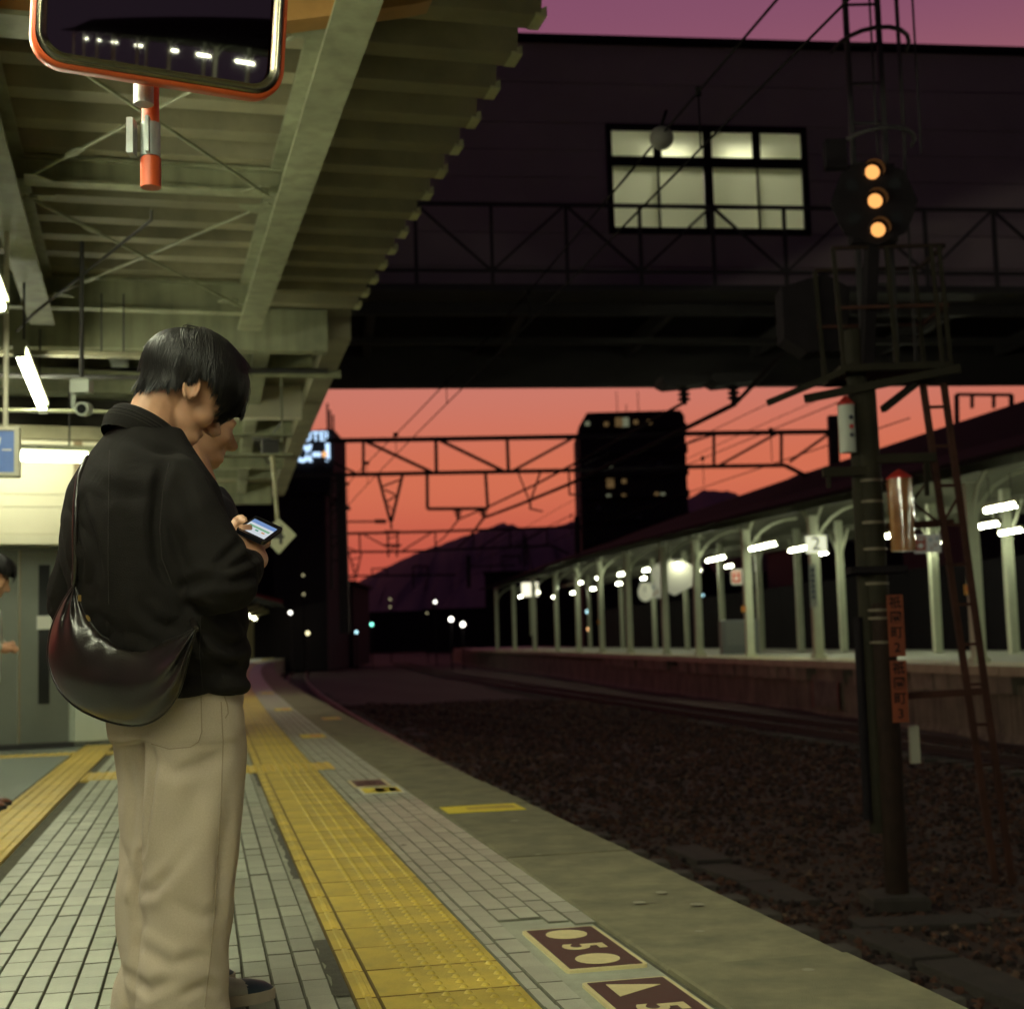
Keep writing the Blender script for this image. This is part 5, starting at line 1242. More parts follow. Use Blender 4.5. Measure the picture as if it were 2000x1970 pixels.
# ------------------------------------------------------------------ distant canopy at the end of the near platform
dc = thing('distant_canopy', 'distant gabled canopy with bent posts at the end of the near platform', 'canopy', P(S(105), 3, 0))
m_dp = mat('distant_post', (.34, .30, .16), .5)
for i in range(10):
    s0, s1 = S(92 + i * 5), S(92 + i * 5 + 4.9)
    q = MB(); V = [P(s_, u, z) for s_ in (s0, s1) for u, z in ((-.2, 3.75), (2.8, 4.6), (5.8, 3.75), (5.8, 3.87), (2.8, 4.72), (-.2, 3.87))]
    q.add(V, [(0, 1, 7, 6), (1, 2, 8, 7), (3, 4, 10, 9), (4, 5, 11, 10), (0, 6, 11, 5), (2, 3, 9, 8)]); q.build('roof_bay', m_roofd, dc)
q = MB(); s0 = S(91.9); q.add([P(s0, -.3, 3.70), P(s0, 2.8, 4.56), P(s0, 5.9, 3.70), P(s0, 5.9, 3.92), P(s0, 2.8, 4.78), P(s0, -.3, 3.92)], [(0, 1, 4, 5), (1, 2, 3, 4)]); q.build('gable_trim', mat('trim_red', (.28, .03, .03), .6), dc)
for i in range(6):
    s0 = S(94 + i * 8.5); pts = [P(s0, 2.6, 0), P(s0, 2.6, 2.5), P(s0, 2.45, 3.1), P(s0, 2.0, 3.5), P(s0, 1.3, 3.75)]
    q = MB(); q.tube(pts, .15, 8); q.build('post', m_dp, dc)
    q = MB(); q.tube([P(s0, 2.9, 0), P(s0, 2.9, 2.5), P(s0, 3.05, 3.1), P(s0, 3.5, 3.5), P(s0, 4.2, 3.75)], .15, 8); q.build('post', m_dp, dc)
    lamp(P(s0 + 1, 2.4, 3.2), frame(s0)[1], 2, 'distant platform lamp, %s from the left in the row under the gabled canopy' % ['first', 'second', 'third', 'fourth', 'fifth', 'sixth'][i], 24., r=.11, group='lamps under the distant gabled canopy', hang=.4)
# ------------------------------------------------------------------ people
from mathutils import noise as mnoise
from mathutils.bvhtree import BVHTree
def remesh(mb, voxel, smooth=6, fac=.6):
    me = mb.mesh('tmp'); o = bpy.data.objects.new('tmp', me); COL.objects.link(o)
    bm = bmesh.new(); bm.from_mesh(me); bmesh.ops.recalc_face_normals(bm, faces=bm.faces); bm.to_mesh(me); bm.free()
    r = o.modifiers.new('r', 'REMESH'); r.mode = 'VOXEL'; r.voxel_size = voxel; r.use_smooth_shade = True
    if smooth: s_ = o.modifiers.new('s', 'SMOOTH'); s_.iterations = smooth; s_.factor = fac
    dg = bpy.context.evaluated_depsgraph_get(); dg.update()
    out_ = bpy.data.meshes.new_from_object(o.evaluated_get(dg))
    bpy.data.objects.remove(o); bpy.data.meshes.remove(me); out_.materials.clear()
    return out_
def ellipsoid(mb, c, r, M=None, n=12):
    c = Vector(c)
    V = []; F = []
    for i in range(n + 1):
        th = math.pi * i / n
        for j in range(2 * n):
            ph = math.pi * j / n; p = Vector((r[0] * math.sin(th) * math.cos(ph), r[1] * math.sin(th) * math.sin(ph), r[2] * math.cos(th)))
            V.append(c + (M @ p if M is not None else p))
    for i in range(n):
        for j in range(2 * n): F.append((i * 2 * n + j, (i + 1) * 2 * n + j, (i + 1) * 2 * n + (j + 1) % (2 * n), i * 2 * n + (j + 1) % (2 * n)))
    mb.add(V, F, True)
def limb(mb, pts, radii, n=14):
    pts = [Vector(p) for p in pts]
    mb.tube(pts, 0, n, radii=radii)
    ellipsoid(mb, pts[0], (radii[0],) * 3, n=8); ellipsoid(mb, pts[-1], (radii[-1],) * 3, n=8)
def loftz(mb, secs, Lp, n=28, p=2.3):
    """stack of superellipse rings: (z, cx, cy, rx, ry)"""
    V = []
    for (z, cx, cy, rx, ry) in secs:
        for j in range(n):
            a = 2 * math.pi * j / n; c, s_ = math.cos(a), math.sin(a)
            V.append(Lp(cx + rx * math.copysign(abs(c) ** (2 / p), c), cy + ry * math.copysign(abs(s_) ** (2 / p), s_), z))
    k = len(secs)
    F = [(i * n + j, i * n + (j + 1) % n, (i + 1) * n + (j + 1) % n, (i + 1) * n + j) for i in range(k - 1) for j in range(n)]
    F += [tuple(range(n - 1, -1, -1)), tuple(range((k - 1) * n, k * n))]
    mb.add(V, F, True)
def displace(me, fn):
    me.update(); nv = len(me.vertices)
    co = np.empty(nv * 3, np.float32); me.vertices.foreach_get('co', co); co = co.reshape(-1, 3)
    no = np.array([v.normal[:] for v in me.vertices], np.float32)
    d = np.array([fn(Vector(c), Vector(n)) for c, n in zip(co.tolist(), no.tolist())], np.float32)
    me.vertices.foreach_set('co', (co + no * d[:, None]).ravel()); me.update()
def creases(me, bvh, lines):
    """press soft fold lines into a garment; each line is traced on its visible side"""
    nv = len(me.vertices); co = np.empty(nv * 3, np.float32); me.vertices.foreach_get('co', co); co = co.reshape(-1, 3).astype(float)
    no = np.array([v.normal[:] for v in me.vertices]); tot = np.zeros(nv)
    for pts, amp, w in lines:
        q = []
        for i in range(len(pts) - 1):
            for k in range(8): f = k / 8; q.append((pts[i][0] * (1 - f) + pts[i + 1][0] * f, pts[i][1] * (1 - f) + pts[i + 1][1] * f))
        hit = []
        for (x, y) in q:
            d = (_f + _r * ((x - 1000) / 2750) + _u * (-(y - 985) / 2750)).normalized(); h = bvh.ray_cast(Vector((0, 0, EYE)), d)
            if h[0] is not None: hit.append(h[0][:])
        if len(hit) < 3: continue
        hit = np.array(hit); n_ = len(hit); best = np.full(nv, 9.); arg = np.zeros(nv, int)
        for i in range(n_):
            dd = ((co - hit[i]) ** 2).sum(1); m_ = dd < best; best[m_] = dd[m_]; arg[m_] = i
        dist = np.sqrt(best); fade = np.sin(np.pi * np.clip((arg + 1) / (n_ + 1), 0, 1)) ** .5
        tot += fade * amp * (-np.exp(-(dist / w) ** 2) + .55 * np.exp(-((dist - 2.0 * w) / (1.1 * w)) ** 2))
    me.vertices.foreach_set('co', (co + no * tot[:, None]).astype(np.float32).ravel()); me.update()
def head_parts(mb, H, ear=True, scale=1.0):
    """H: 4x4 head frame, x forward, y left, z up, origin between the ears"""
    R3 = H.to_3x3(); k = scale
    def e(c, r, rot=None): ellipsoid(mb, H @ Vector([q * k for q in c]), [q * k for q in r], (R3 @ rot.to_matrix()) if rot else R3)
    e((-.018, 0, .045), (.102, .077, .084)); e((.026, 0, -.012), (.064, .066, .080)); e((.028, 0, -.066), (.058, .054, .042))
    e((.069, 0, -.098), (.020, .026, .018)); e((.05, .022, -.085), (.04, .022, .024)); e((.05, -.022, -.085), (.04, .022, .024))
    e((.077, 0, .020), (.018, .052, .013))
    for s_ in (-1, 1):
        e((.052, .042 * s_, -.030), (.034, .026, .030)); e((.072, .031 * s_, .001), (.014, .017, .010))
        e((.099, .0125 * s_, -.040), (.011, .009, .009))
    mb.tube([H @ Vector(q) * 1 for q in ((.082 * k, 0, .014 * k), (.098 * k, 0, -.012 * k), (.117 * k, 0, -.033 * k), (.107 * k, 0, -.045 * k))], 0, 10, radii=[.008 * k, .0095 * k, .0125 * k, .010 * k])
    e((.083, 0, -.0625), (.012, .023, .0070)); e((.080, 0, -.075), (.012, .019, .0080))
    if ear:
        for s_ in (-1, 1):
            rot = Euler((R(8) * s_, R(-20), R(18) * s_))
            e((-.004, .079 * s_, -.008), (.0150, .0070, .030), rot)
            pts = []
            for i in range(13):
                a = R(-60 + 290 * i / 12); p = rot.to_matrix() @ Vector((.0170 * math.cos(a) * -1 - .002, .008 * s_, .031 * math.sin(a) + .0))
                pts.append(H @ ((p + Vector((-.004, .081 * s_, -.006))) * k))
            mb.tube(pts, .0052 * k, 8); ellipsoid(mb, pts[0], (.0065 * k,) * 3, n=6)
m_skin = mat('skin', (.50, .27, .16), .48, var=.10, vscale=18, spec=.4, bump=.06, bscale=220)
_b = m_skin.node_tree.nodes['Principled BSDF']; _b.inputs['Subsurface Weight'].default_value = .10; _b.inputs['Subsurface Radius'].default_value = (.012, .005, .003)
m_hair = mat('hair_black', (.010, .0085, .008), .42, spec=.36)
m_scalp = mat('hair_under', (.006, .005, .005), 1., spec=.0)
def hair(H, parent, name, label_len, fringe=136, side=104, burn=118, back=117, n=5200, seed=1, bulge=.020, k=1.0):
    r = np.random.default_rng(seed)
    R3 = H.to_3x3(); cen = Vector((-.010, 0, .045)); ax = Vector((-.38, 0, .925)).normalized()
    e1 = Vector((ax.z, 0, -ax.x)); e2 = Vector((0, 1, 0))
    rad = Vector((.115, .085, .092))
    def surf(th, ph, off):
        a_ = abs((math.degrees(ph) + 180) % 360 - 180); wn_ = min(1, max(0, (a_ - 102) / 34)); ex = max(0, th - R(100)) * wn_; th = th - ex
        d = ax * math.cos(th) + (e1 * math.cos(ph) + e2 * math.sin(ph)) * math.sin(th)
        q = 1 / math.sqrt((d.x / rad.x) ** 2 + (d.y / rad.y) ** 2 + (d.z / rad.z) ** 2)
        return cen + d * (q + off) + Vector((.030 * ex, 0, -.115 * ex))
    stop = [(0, fringe), (28, fringe - 3), (50, burn + 2), (64, burn), (76, side - 2), (98, side), (112, back - 10), (135, back), (180, back + 2)]
    def tmax(ph):
        a = abs((math.degrees(ph) + 180) % 360 - 180)
        return R(float(np.interp(a, [q[0] for q in stop], [q[1] for q in stop])))
    # inner cap
    cap = MB(); NP, NT = 40, 14
    cap.grid(lambda i, j: H @ (surf(tmax(2 * math.pi * i / NP) * .965 * (j + .02) / NT, 2 * math.pi * i / NP, .0025 + bulge * (.22 if 110 < abs(((360 * i / NP) + 180) % 360 - 180) else .40) * math.sin(math.pi * min(1, (j / NT) * .95))) * k), NP, NT + 1, closed_u=True)
    V = list(cap.v); F = [f + (f[-1],) if len(f) == 3 else f for f in cap.f]
    vs = [np.array(V, np.float32)]; fs = [np.array(F, np.int32)]; base = len(V)
    # locks: groups of strands that share a direction and draw together at the tip
    per = 17; locks = max(40, n // per)
    for g_ in range(locks):
        ph0 = r.uniform(-math.pi, math.pi); u0 = r.random(); a0 = abs(math.degrees(ph0)); nape = a0 > 112
        tmx = tmax(ph0); t_root = tmx * (.03 + .72 * u0); t_end = min(tmx + R(r.normal(1.0, 4.0)), t_root + R(r.uniform(45, 90)))
        if nape and r.random() < .5: t_root = tmx * r.uniform(.55, .85); t_end = tmx + R(r.normal(2, 4))
        swirl = r.normal(0.10, .16); lift = r.random() ** .8; width = r.uniform(.05, .13) / max(.35, math.sin(max(.3, t_root)))
        flick = r.normal(.0, .006) + (.003 if not nape else .0); bl = bulge * (.34 if nape else 1.0)
        for s_ in range(per):
            dph = r.normal(0, width); dt = R(r.normal(0, 5)); m_ = 8; pts = []
            t1 = t_end + R(r.normal(0, 2.4)); lay = min(1, max(0, lift + r.normal(0, .16)))
            for j in range(m_):
                f = j / (m_ - 1); th = t_root + dt * (1 - f) + (t1 - t_root) * f; q_ = min(1., th / tmx)
                ph = ph0 + dph * (1 - .72 * f ** 1.3) + swirl * f * (1 - .35 * q_)
                off = .0045 + (.18 + .82 * lay) * bl * math.sin(math.pi * min(1, .14 + .76 * q_)) ** .7 + flick * f ** 3 + r.normal(0, .0004)
                if nape and q_ > .85: off -= .0025
                pts.append(H @ (surf(th, ph, max(.003, off)) * k))
            w = r.uniform(.0006, .0013) * k; ring = []
            for j in range(m_):
                t_ = (pts[min(j + 1, m_ - 1)] - pts[max(j - 1, 0)]).normalized(); nrm = (pts[j] - H @ (cen * k)).normalized(); sd = t_.cross(nrm).normalized()
                tw = w * (1 if j < m_ - 2 else (.7 if j == m_ - 2 else .12))
                ring += [pts[j] - sd * tw, pts[j] + nrm * tw * .9, pts[j] + sd * tw]
            vs.append(np.array(ring, np.float32)); ff = []
            for j in range(m_ - 1):
                q_ = base + 3 * j; ff += [(q_, q_ + 1, q_ + 4, q_ + 3), (q_ + 1, q_ + 2, q_ + 5, q_ + 4)]
            fs.append(np.array(ff, np.int32)); base += 3 * m_
    me = np_mesh(name, np.concatenate(vs), np.concatenate(fs), smooth=True)
    me.materials.append(m_hair); me.materials.append(m_scalp)
    mi = np.zeros(len(me.polygons), np.int32); mi[:len(F)] = 1; me.polygons.foreach_set('material_index', mi)
    return link(name, me, None, parent)
def ridged(q):
    return (1 - abs(mnoise.noise(q)) * 1.6) ** 3 if abs(mnoise.noise(q)) < .62 else 0.
def folds(amp, fx, fz, seed=0., twist=.0):
    def fn(c, n):
        q = Vector((c.x * fx + seed, c.y * fx + c.z * twist * fx, c.z * fz + seed * 1.7))
        v = mnoise.noise(q) + .5 * mnoise.noise(q * 2.1 + Vector((5, 3, 1)))
        return amp * (1 - 2 * abs(v)) * .6 + amp * .4 * mnoise.noise(q * .6)
    return fn
def shoe(mb_up, mb_sole, heel, az, L=.285, W=.052, H=.075, tone=None):
    d = Vector((math.cos(az), math.sin(az), 0)); s_ = Vector((-d.y, d.x, 0)); V = []; n = 16
    prof = [(0., .030, .055, .075), (.04, .034, .085, .09), (.09, .036, .095, .10), (.14, .040, .080, .085), (.19, .047, .062, .065), (.235, .046, .050, .052), (.27, .036, .040, .042), (.285, .018, .028, .03)]
    secs = []
    for (x, w, h, _) in prof:
        for j in range(n):
            a = 2 * math.pi * j / n; y = w * math.cos(a); z = .03 + max(-.012, (h - .03) * math.sin(a)) if math.sin(a) > 0 else .03 + .012 * math.sin(a)
            V.append(heel + d * (x * L / .285) + s_ * y + ZZ * z)
    k = len(prof); mb_up.add(V, [(i * n + j, i * n + (j + 1) % n, (i + 1) * n + (j + 1) % n, (i + 1) * n + j) for i in range(k - 1) for j in range(n)] + [tuple(range(n)), tuple(range((k - 1) * n, k * n))], True)
    ol = [(p[0] * L / .285 - .004, p[1] + .006) for p in prof] ; ol[-1] = (L + .006, .02)
    poly = [(x, w) for x, w in ol] + [(x, -w) for x, w in reversed(ol)]
    mb_sole.prism(poly, heel, d, s_, ZZ, .0, .028)
m_sole = mat('sole_pale', (.50, .42, .30), .6, var=.1); m_soled = mat('sole_dark', (.02, .018, .02), .6)

# ---- the young man
yaw = R(40)
base = at(350, 1700, 3.28); base.z = 0
man = thing('person', 'young man with black bowl cut hair, dark jacket and beige trousers reading his phone', 'person', base, yaw)
MW_ = WM[man.name]
def Lp(x, y, z): return MW_ @ Vector((x, y, z))
# head frame: bowed, looking down at the phone
hc_ = at(362, 766, 3.31)
def head_frame(c, yaw_, pitch, roll_=0): return Matrix.Translation(c) @ (Matrix.Rotation(yaw_, 4, 'Z') @ Matrix.Rotation(pitch, 4, 'Y') @ Matrix.Rotation(roll_, 4, 'X'))
HM = head_frame(hc_, R(30), R(35), R(2))
body = MB(); head_parts(body, HM)
nb = Lp(-.088, 0, 1.355)
limb(body, [HM @ Vector((-.030, 0, -.02)), HM @ Vector((-.034, 0, -.075)), nb], [.060, .057, .064])
loftz(body, [(.95, .0, 0, .10, .14), (1.1, -.03, 0, .095, .13), (1.22, -.075, 0, .10, .14), (1.30, -.085, 0, .075, .10), (1.36, -.085, 0, .06, .07)], Lp)
el_r, wr_r = Lp(-.02, -.25, 1.045), at(503, 1092, 3.30)
limb(body, [Lp(-.085, -.125, 1.25), Lp(-.06, -.19, 1.16), el_r], [.045, .042, .038]); limb(body, [el_r, el_r.lerp(wr_r, .5), wr_r], [.038, .034, .026])
el_l, wr_l = Lp(-.10, .33, 1.03), at(455, 1052, 3.52)
limb(body, [Lp(-.085, .125, 1.25), Lp(-.09, .21, 1.16), el_l], [.045, .042, .038]); limb(body, [el_l, el_l.lerp(wr_l, .5), wr_l], [.038, .034, .025])
for sg in (-1, 1): limb(body, [Lp(0, .08 * sg, .95), Lp(.01, .085 * sg, .50), Lp(-.02, .085 * sg, .07)], [.07, .05, .035]); limb(body, [Lp(-.02, .085 * sg, .06), Lp(.10, .09 * sg, .045)], [.03, .025])
# right hand round the phone
pc = at(487, 1062, 3.30); ellipsoid(body, pc, (.026, .034, .034)); limb(body, [wr_r, pc], [.026, .028])
def px(*q): return [at(*p) for p in q]
limb(body, px((489, 1056, 3.285), (507, 1060, 3.30), (524, 1056, 3.325)), [.0105, .0098, .0085], 10)
limb(body, px((492, 1066, 3.31), (509, 1069, 3.335), (523, 1062, 3.365)), [.0105, .0098, .0085], 10)
limb(body, px((496, 1072, 3.34), (510, 1071, 3.375), (519, 1062, 3.405)), [.010, .0095, .008], 10)
limb(body, px((498, 1075, 3.36), (507, 1073, 3.40), (513, 1064, 3.43)), [.009, .0085, .0072], 10)
limb(body, px((480, 1066, 3.275), (471, 1046, 3.262), (473, 1031, 3.262), (487, 1030, 3.275)), [.015, .013, .0115, .009], 10)
for p in px((489, 1056, 3.285), (492, 1066, 3.31), (496, 1072, 3.34), (498, 1075, 3.36)): limb(body, [pc, p], [.02, .012], 8)
# left hand supporting the far edge
lc_ = at(462, 1035, 3.47); ellipsoid(body, lc_, (.026, .03, .026)); limb(body, [wr_l, lc_], [.025, .026])
for q_ in (((466, 1030, 3.45), (472, 1018, 3.43), (480, 1020, 3.41)), ((464, 1028, 3.46), (468, 1014, 3.45), (478, 1014, 3.43)), ((460, 1028, 3.47), (464, 1013, 3.47), (473, 1010, 3.45)), ((458, 1030, 3.49), (460, 1016, 3.49), (468, 1010, 3.48)), ((470, 1040, 3.44), (478, 1034, 3.42), (484, 1031, 3.41))): limb(body, px(*q_), [.0105, .0095, .008], 10)
link('body', remesh(body, .0042, 4, .5), m_skin, man)
hair(HM, man, 'hair', 0, seed=3, n=14000, bulge=.0225, fringe=138, side=102, burn=119, back=121)
# jacket
m_jacket = mat('jacket_cloth', (.0105, .0088, .0080), .9, var=.15, vscale=30, bump=.35, bscale=420, sheen=.0, spec=.16)
jk = MB()
loftz(jk, [(.80, -.02, 0, .145, .200), (.82, -.02, 0, .152, .208), (.90, -.03, 0, .162, .215), (1.00, -.05, 0, .170, .222), (1.12, -.072, 0, .170, .228), (1.20, -.085, 0, .160, .215), (1.27, -.09, 0, .145, .190), (1.325, -.09, 0, .118, .150), (1.375, -.086, 0, .090, .108), (1.405, -.08, 0, .074, .082)], Lp, p=2.7)
limb(jk, [Lp(-.080, -.145, 1.265), Lp(-.062, -.205, 1.18), Lp(-.03, -.24, 1.10), el_r], [.066, .070, .071, .070])
limb(jk, [el_r, el_r.lerp(wr_r, .4), el_r.lerp(wr_r, .72)], [.074, .056, .042])
limb(jk, [Lp(-.085, .15, 1.270), Lp(-.095, .225, 1.18), Lp(-.09, .285, 1.09), el_l], [.072, .080, .082, .078])
limb(jk, [el_l, el_l.lerp(wr_l, .45), el_l.lerp(wr_l, .84)], [.078, .066, .050])
jme = remesh(jk, .0065, 5, .6)
f1 = folds(.008, 7.0, 2.4, 1.3, .6)
def jf(c, n):
    v = f1(c, n)
    b_ = min(1, max(0, (1.38 - c.z) / .1)); el = max(0, 1 - (c - el_r).length / .16)
    wr = math.sin((c.z * 62 + c.x * 40) + 3 * mnoise.noise(c * 9)) * .006 * el
    hem = -.012 * max(0, 1 - abs(c.z - .845) / .03)
    cr = .009 * ridged(Vector((c.x * 5 + c.z * 3.2, c.y * 5 - c.z * 2.4, c.z * 6.5 + 3))) * min(1, max(0, (1.30 - c.z) / .12))
    cu = .010 * ridged(Vector((c.x * 9, c.y * 9 + 4, c.z * 14))) * max(0, 1 - abs(c.z - .92) / .14)
    return v * b_ * .6 + wr * .7 + hem - cr - cu + .004
displace(jme, jf)
jb0 = BVHTree.FromPolygons([v.co for v in jme.vertices], [tuple(p.vertices) for p in jme.polygons])
creases(jme, jb0, [([(322, 905), (308, 960), (302, 1030), (308, 1100), (328, 1150)], .011, .011), ([(478, 1050), (448, 1078), (422, 1108)], .008, .009), ([(505, 1118), (465, 1134), (430, 1136)], .008, .010), ([(498, 1085), (458, 1106), (428, 1118)], .007, .008),
    ([(345, 1150), (390, 1136), (432, 1128)], .010, .012), ([(322, 1120), (362, 1180), (425, 1196)], .008, .014), ([(160, 980), (186, 1060), (198, 1130)], .008, .014), ([(262, 890), (246, 1000), (252, 1150)], .005, .018), ([(398, 1230), (440, 1262), (482, 1254)], .007, .012),
    ([(408, 1290), (450, 1304), (484, 1294)], .006, .010), ([(240, 850), (300, 880), (350, 890)], .005, .014), ([(180, 930), (230, 960), (290, 970)], .004, .016), ([(350, 940), (372, 1000), (392, 1060)], .006, .012), ([(270, 1180), (300, 1215), (350, 1230)], .007, .012), ([(150, 1040), (160, 1090), (158, 1130)], .006, .010)])
jo = link('jacket', jme, m_jacket, man)
jb = BVHTree.FromPolygons([MW_ @ v.co for v in jme.vertices], [tuple(p.vertices) for p in jme.polygons])
def on_surf(bvh, pts, off=.001):
    out_ = []
    for (x, y) in pts:
        d = (_f + _r * ((x - 1000) / 2750) + _u * (-(y - 985) / 2750)).normalized(); h = bvh.ray_cast(Vector((0, 0, EYE)), d)
        if h[0] is not None: out_.append(h[0] - d * off)
    return out_
def seam(bvh, pts, parent, m, r=.0011, name='seam', dens=9):
    fine = []
    for i in range(len(pts) - 1):
        for k in range(dens): f = k / dens; fine.append((pts[i][0] * (1 - f) + pts[i + 1][0] * f, pts[i][1] * (1 - f) + pts[i + 1][1] * f))
    fine.append(pts[-1]); q = on_surf(bvh, fine)
    if len(q) > 2: MB().tube(q, r, 5).build(name, m, parent)
m_seam = mat('jacket_seam', (.017, .014, .012), .9)
seam(jb, [(214, 880), (212, 980), (211, 1080), (212, 1180)], jo, m_seam)
seam(jb, [(330, 905), (318, 960), (312, 1030), (316, 1090), (335, 1140)], jo, m_seam)
seam(jb, [(392, 1205), (390, 1270), (396, 1345)], jo, m_seam)
# collar: folded stand collar round the neck
cl = MB(); n = 36; V = []
cc = Lp(-.088, 0, 1.385); tilt = Matrix.Rotation(R(24), 3, 'Y'); Rz = Matrix.Rotation(yaw, 3, 'Z')
for (rr_, zz_) in ((.088, -.022), (.092, .006), (.083, .034), (.078, .040), (.072, .036), (.070, -.01)):
    for j in range(n):
        a = 2 * math.pi * j / n; V.append(cc + Rz @ (tilt @ Vector((rr_ * 1.08 * math.cos(a), rr_ * math.sin(a), zz_ - .010 * math.cos(a)))))
cl.add(V, [(i * n + j, i * n + (j + 1) % n, (i + 1) * n + (j + 1) % n, (i + 1) * n + j) for i in range(5) for j in range(n)], True)
co_ = cl.build('collar', m_jacket, man)
for dz in (.006, .014, .022): MB().tube([cc + Rz @ (tilt @ Vector(((.093 - dz * .25) * 1.08 * math.cos(a), (.093 - dz * .25) * math.sin(a), dz - .010 * math.cos(a)))) for a in np.linspace(0, 2 * math.pi, 40)], .0011, 5).build('stitching', m_seam, co_)
# trousers
m_trs = mat('trouser_fleece', (.495, .410, .305), .92, var=.07, vscale=300, bump=.5, bscale=900, sheen=.2, spec=.15)
tr_ = MB()
loftz(tr_, [(.70, .0, 0, .135, .175), (.76, .0, 0, .145, .182), (.84, .0, 0, .142, .180), (.96, .0, 0, .12, .165)], Lp, p=2.2)
for sg in (-1, 1):
    loftz(tr_, [(.035, -.025, .068 * sg, .108, .094), (.06, -.025, .068 * sg, .106, .094), (.25, -.012, .069 * sg, .099, .091), (.45, .004, .070 * sg, .097, .090), (.60, .008, .070 * sg, .104, .092), (.72, .004, .072 * sg, .118, .094), (.80, .0, .070 * sg, .125, .093)], Lp, p=2.1)
tme = remesh(tr_, .007, 5, .6)
f2 = folds(.015, 6.5, 1.5, 4.1, .35)
def tf(c, n):
    v = f2(c, n); k = max(0, 1 - abs(c.z - .33) / .16)
    d_ = math.sin(c.z * 34 + c.y * 30 + 2.5 * mnoise.noise(c * 6)) * .006 * k
    st = math.sin(c.z * 55 + c.x * 14) * .005 * max(0, 1 - c.z / .2)
    cr = .024 * ridged(Vector((c.x * 3.6 + 1, c.y * 3.6 + c.z * 1.5, c.z * 1.3 + 2))) + .006 * ridged(Vector((c.x * 6 + c.z * 5, c.y * 6, c.z * 5 + 7))) * max(0, 1 - abs(c.z - .40) / .22)
    return v * .6 + d_ * .6 + st * 1.2 - cr + .007
displace(tme, tf)
tb0 = BVHTree.FromPolygons([v.co for v in tme.vertices], [tuple(p.vertices) for p in tme.polygons])
creases(tme, tb0, [([(297, 1462), (301, 1500), (294, 1570), (287, 1650), (276, 1730), (268, 1800)], .014, .011), ([(250, 1712), (276, 1742), (304, 1736), (336, 1700), (380, 1640)], .009, .012), ([(258, 1770), (268, 1735), (262, 1690)], .008, .010), ([(404, 1490), (362, 1600), (312, 1700)], .009, .030),
    ([(300, 1482), (342, 1506), (400, 1492), (440, 1470)], .007, .016), ([(246, 1900), (292, 1932), (345, 1908)], .009, .012), ([(272, 1846), (332, 1884), (404, 1866)], .008, .014), ([(444, 1540), (434, 1690), (424, 1840)], .006, .018), ([(250, 1480), (262, 1560), (258, 1640)], .008, .014), ([(340, 1760), (390, 1790), (430, 1780)], .006, .016), ([(360, 1940), (400, 1920), (425, 1932)], .008, .010)])
to = link('trousers', tme, m_trs, man)
tbv = BVHTree.FromPolygons([MW_ @ v.co for v in tme.vertices], [tuple(p.vertices) for p in tme.polygons])
m_ts = mat('trouser_seam', (.33, .26, .18), .95)
seam(tbv, [(432, 1370), (436, 1450), (432, 1560), (424, 1700), (418, 1800), (408, 1900), (400, 1966)], to, m_ts, .0012, 'side_seam')
seam(tbv, [(393, 1360), (394, 1430), (388, 1448), (372, 1458), (330, 1462), (296, 1452)], to, m_ts, .0012, 'back_pocket')
seam(tbv, [(437, 1356), (444, 1375), (446, 1392), (440, 1402)], to, m_ts, .0014, 'side_pocket')
up, so = MB(), MB()
for sg in (-1, 1): shoe(up, so, Lp(-.09, .085 * sg - .02, 0), yaw + R(4 * sg))
sh = up.build('shoes', mat('shoe_black', (.03, .03, .032), .5), man); so.build('sole', m_soled, sh)

# ---- his phone
pA, pD = at(499, 1010, 3.385), at(469, 1030, 3.275)
best = min((abs((at(541, 1030, Y) - pA).normalized().dot((pA - pD).normalized())), Y) for Y in np.arange(3.2, 3.5, .005))[1]
vx = (at(541, 1030, best) - pA).normalized(); vy = (pA - pD).normalized(); vx = (vx - vy * vx.dot(vy)).normalized(); vz = vx.cross(vy)
if vz.z < 0: vz = -vz
po = pA + vx * .036 - vy * .0735
ph_ = thing('smartphone', 'black smartphone with lit screen in the young man’s hand'.replace('’', "'"), 'phone', po)
def pbox(x0, x1, y0, y1, z0, z1, nm, m):
    q = MB(); q.prism([(x0, y0), (x1, y0), (x1, y1), (x0, y1)], po, vx, vy, vz, z0, z1); return q.build(nm, m, ph_)
q = MB(); q.prism(rrect(.074, .150, .010, 4), po, vx, vy, vz, -.005, .005); q.build('case', mat('phone_case', (.008, .008, .010), .25, spec=.6), ph_)
pbox(-.032, .032, -.066, .066, .0051, .0056, 'screen_glass', mat('phone_glass', (.006, .006, .008), .08))
for (y0, y1, col, st, nm) in ((.016, .044, (.30, .50, .95), .55, 'header'), (-.062, .0155, (.80, .85, .90), .75, 'page'), ):
    pbox(-.030, .030, y0, y1, .0058, .0061, 'screen_' + nm, emat('phone_' + nm, col, st))
pbox(-.026, .026, -.016, -.002, .0063, .0065, 'screen_banner', emat('phone_banner', (.35, .75, .45), .55))
for (x, c_, nm) in ((-.016, (.9, .45, .4), 'a'), (.0, (.1, .5, .3), 'b'), (.016, (.9, .5, .2), 'c')):
    pbox(x - .004, x + .004, -.034, -.024, .0063, .0065, 'screen_icon', emat('phone_icon_' + nm, c_, .6))

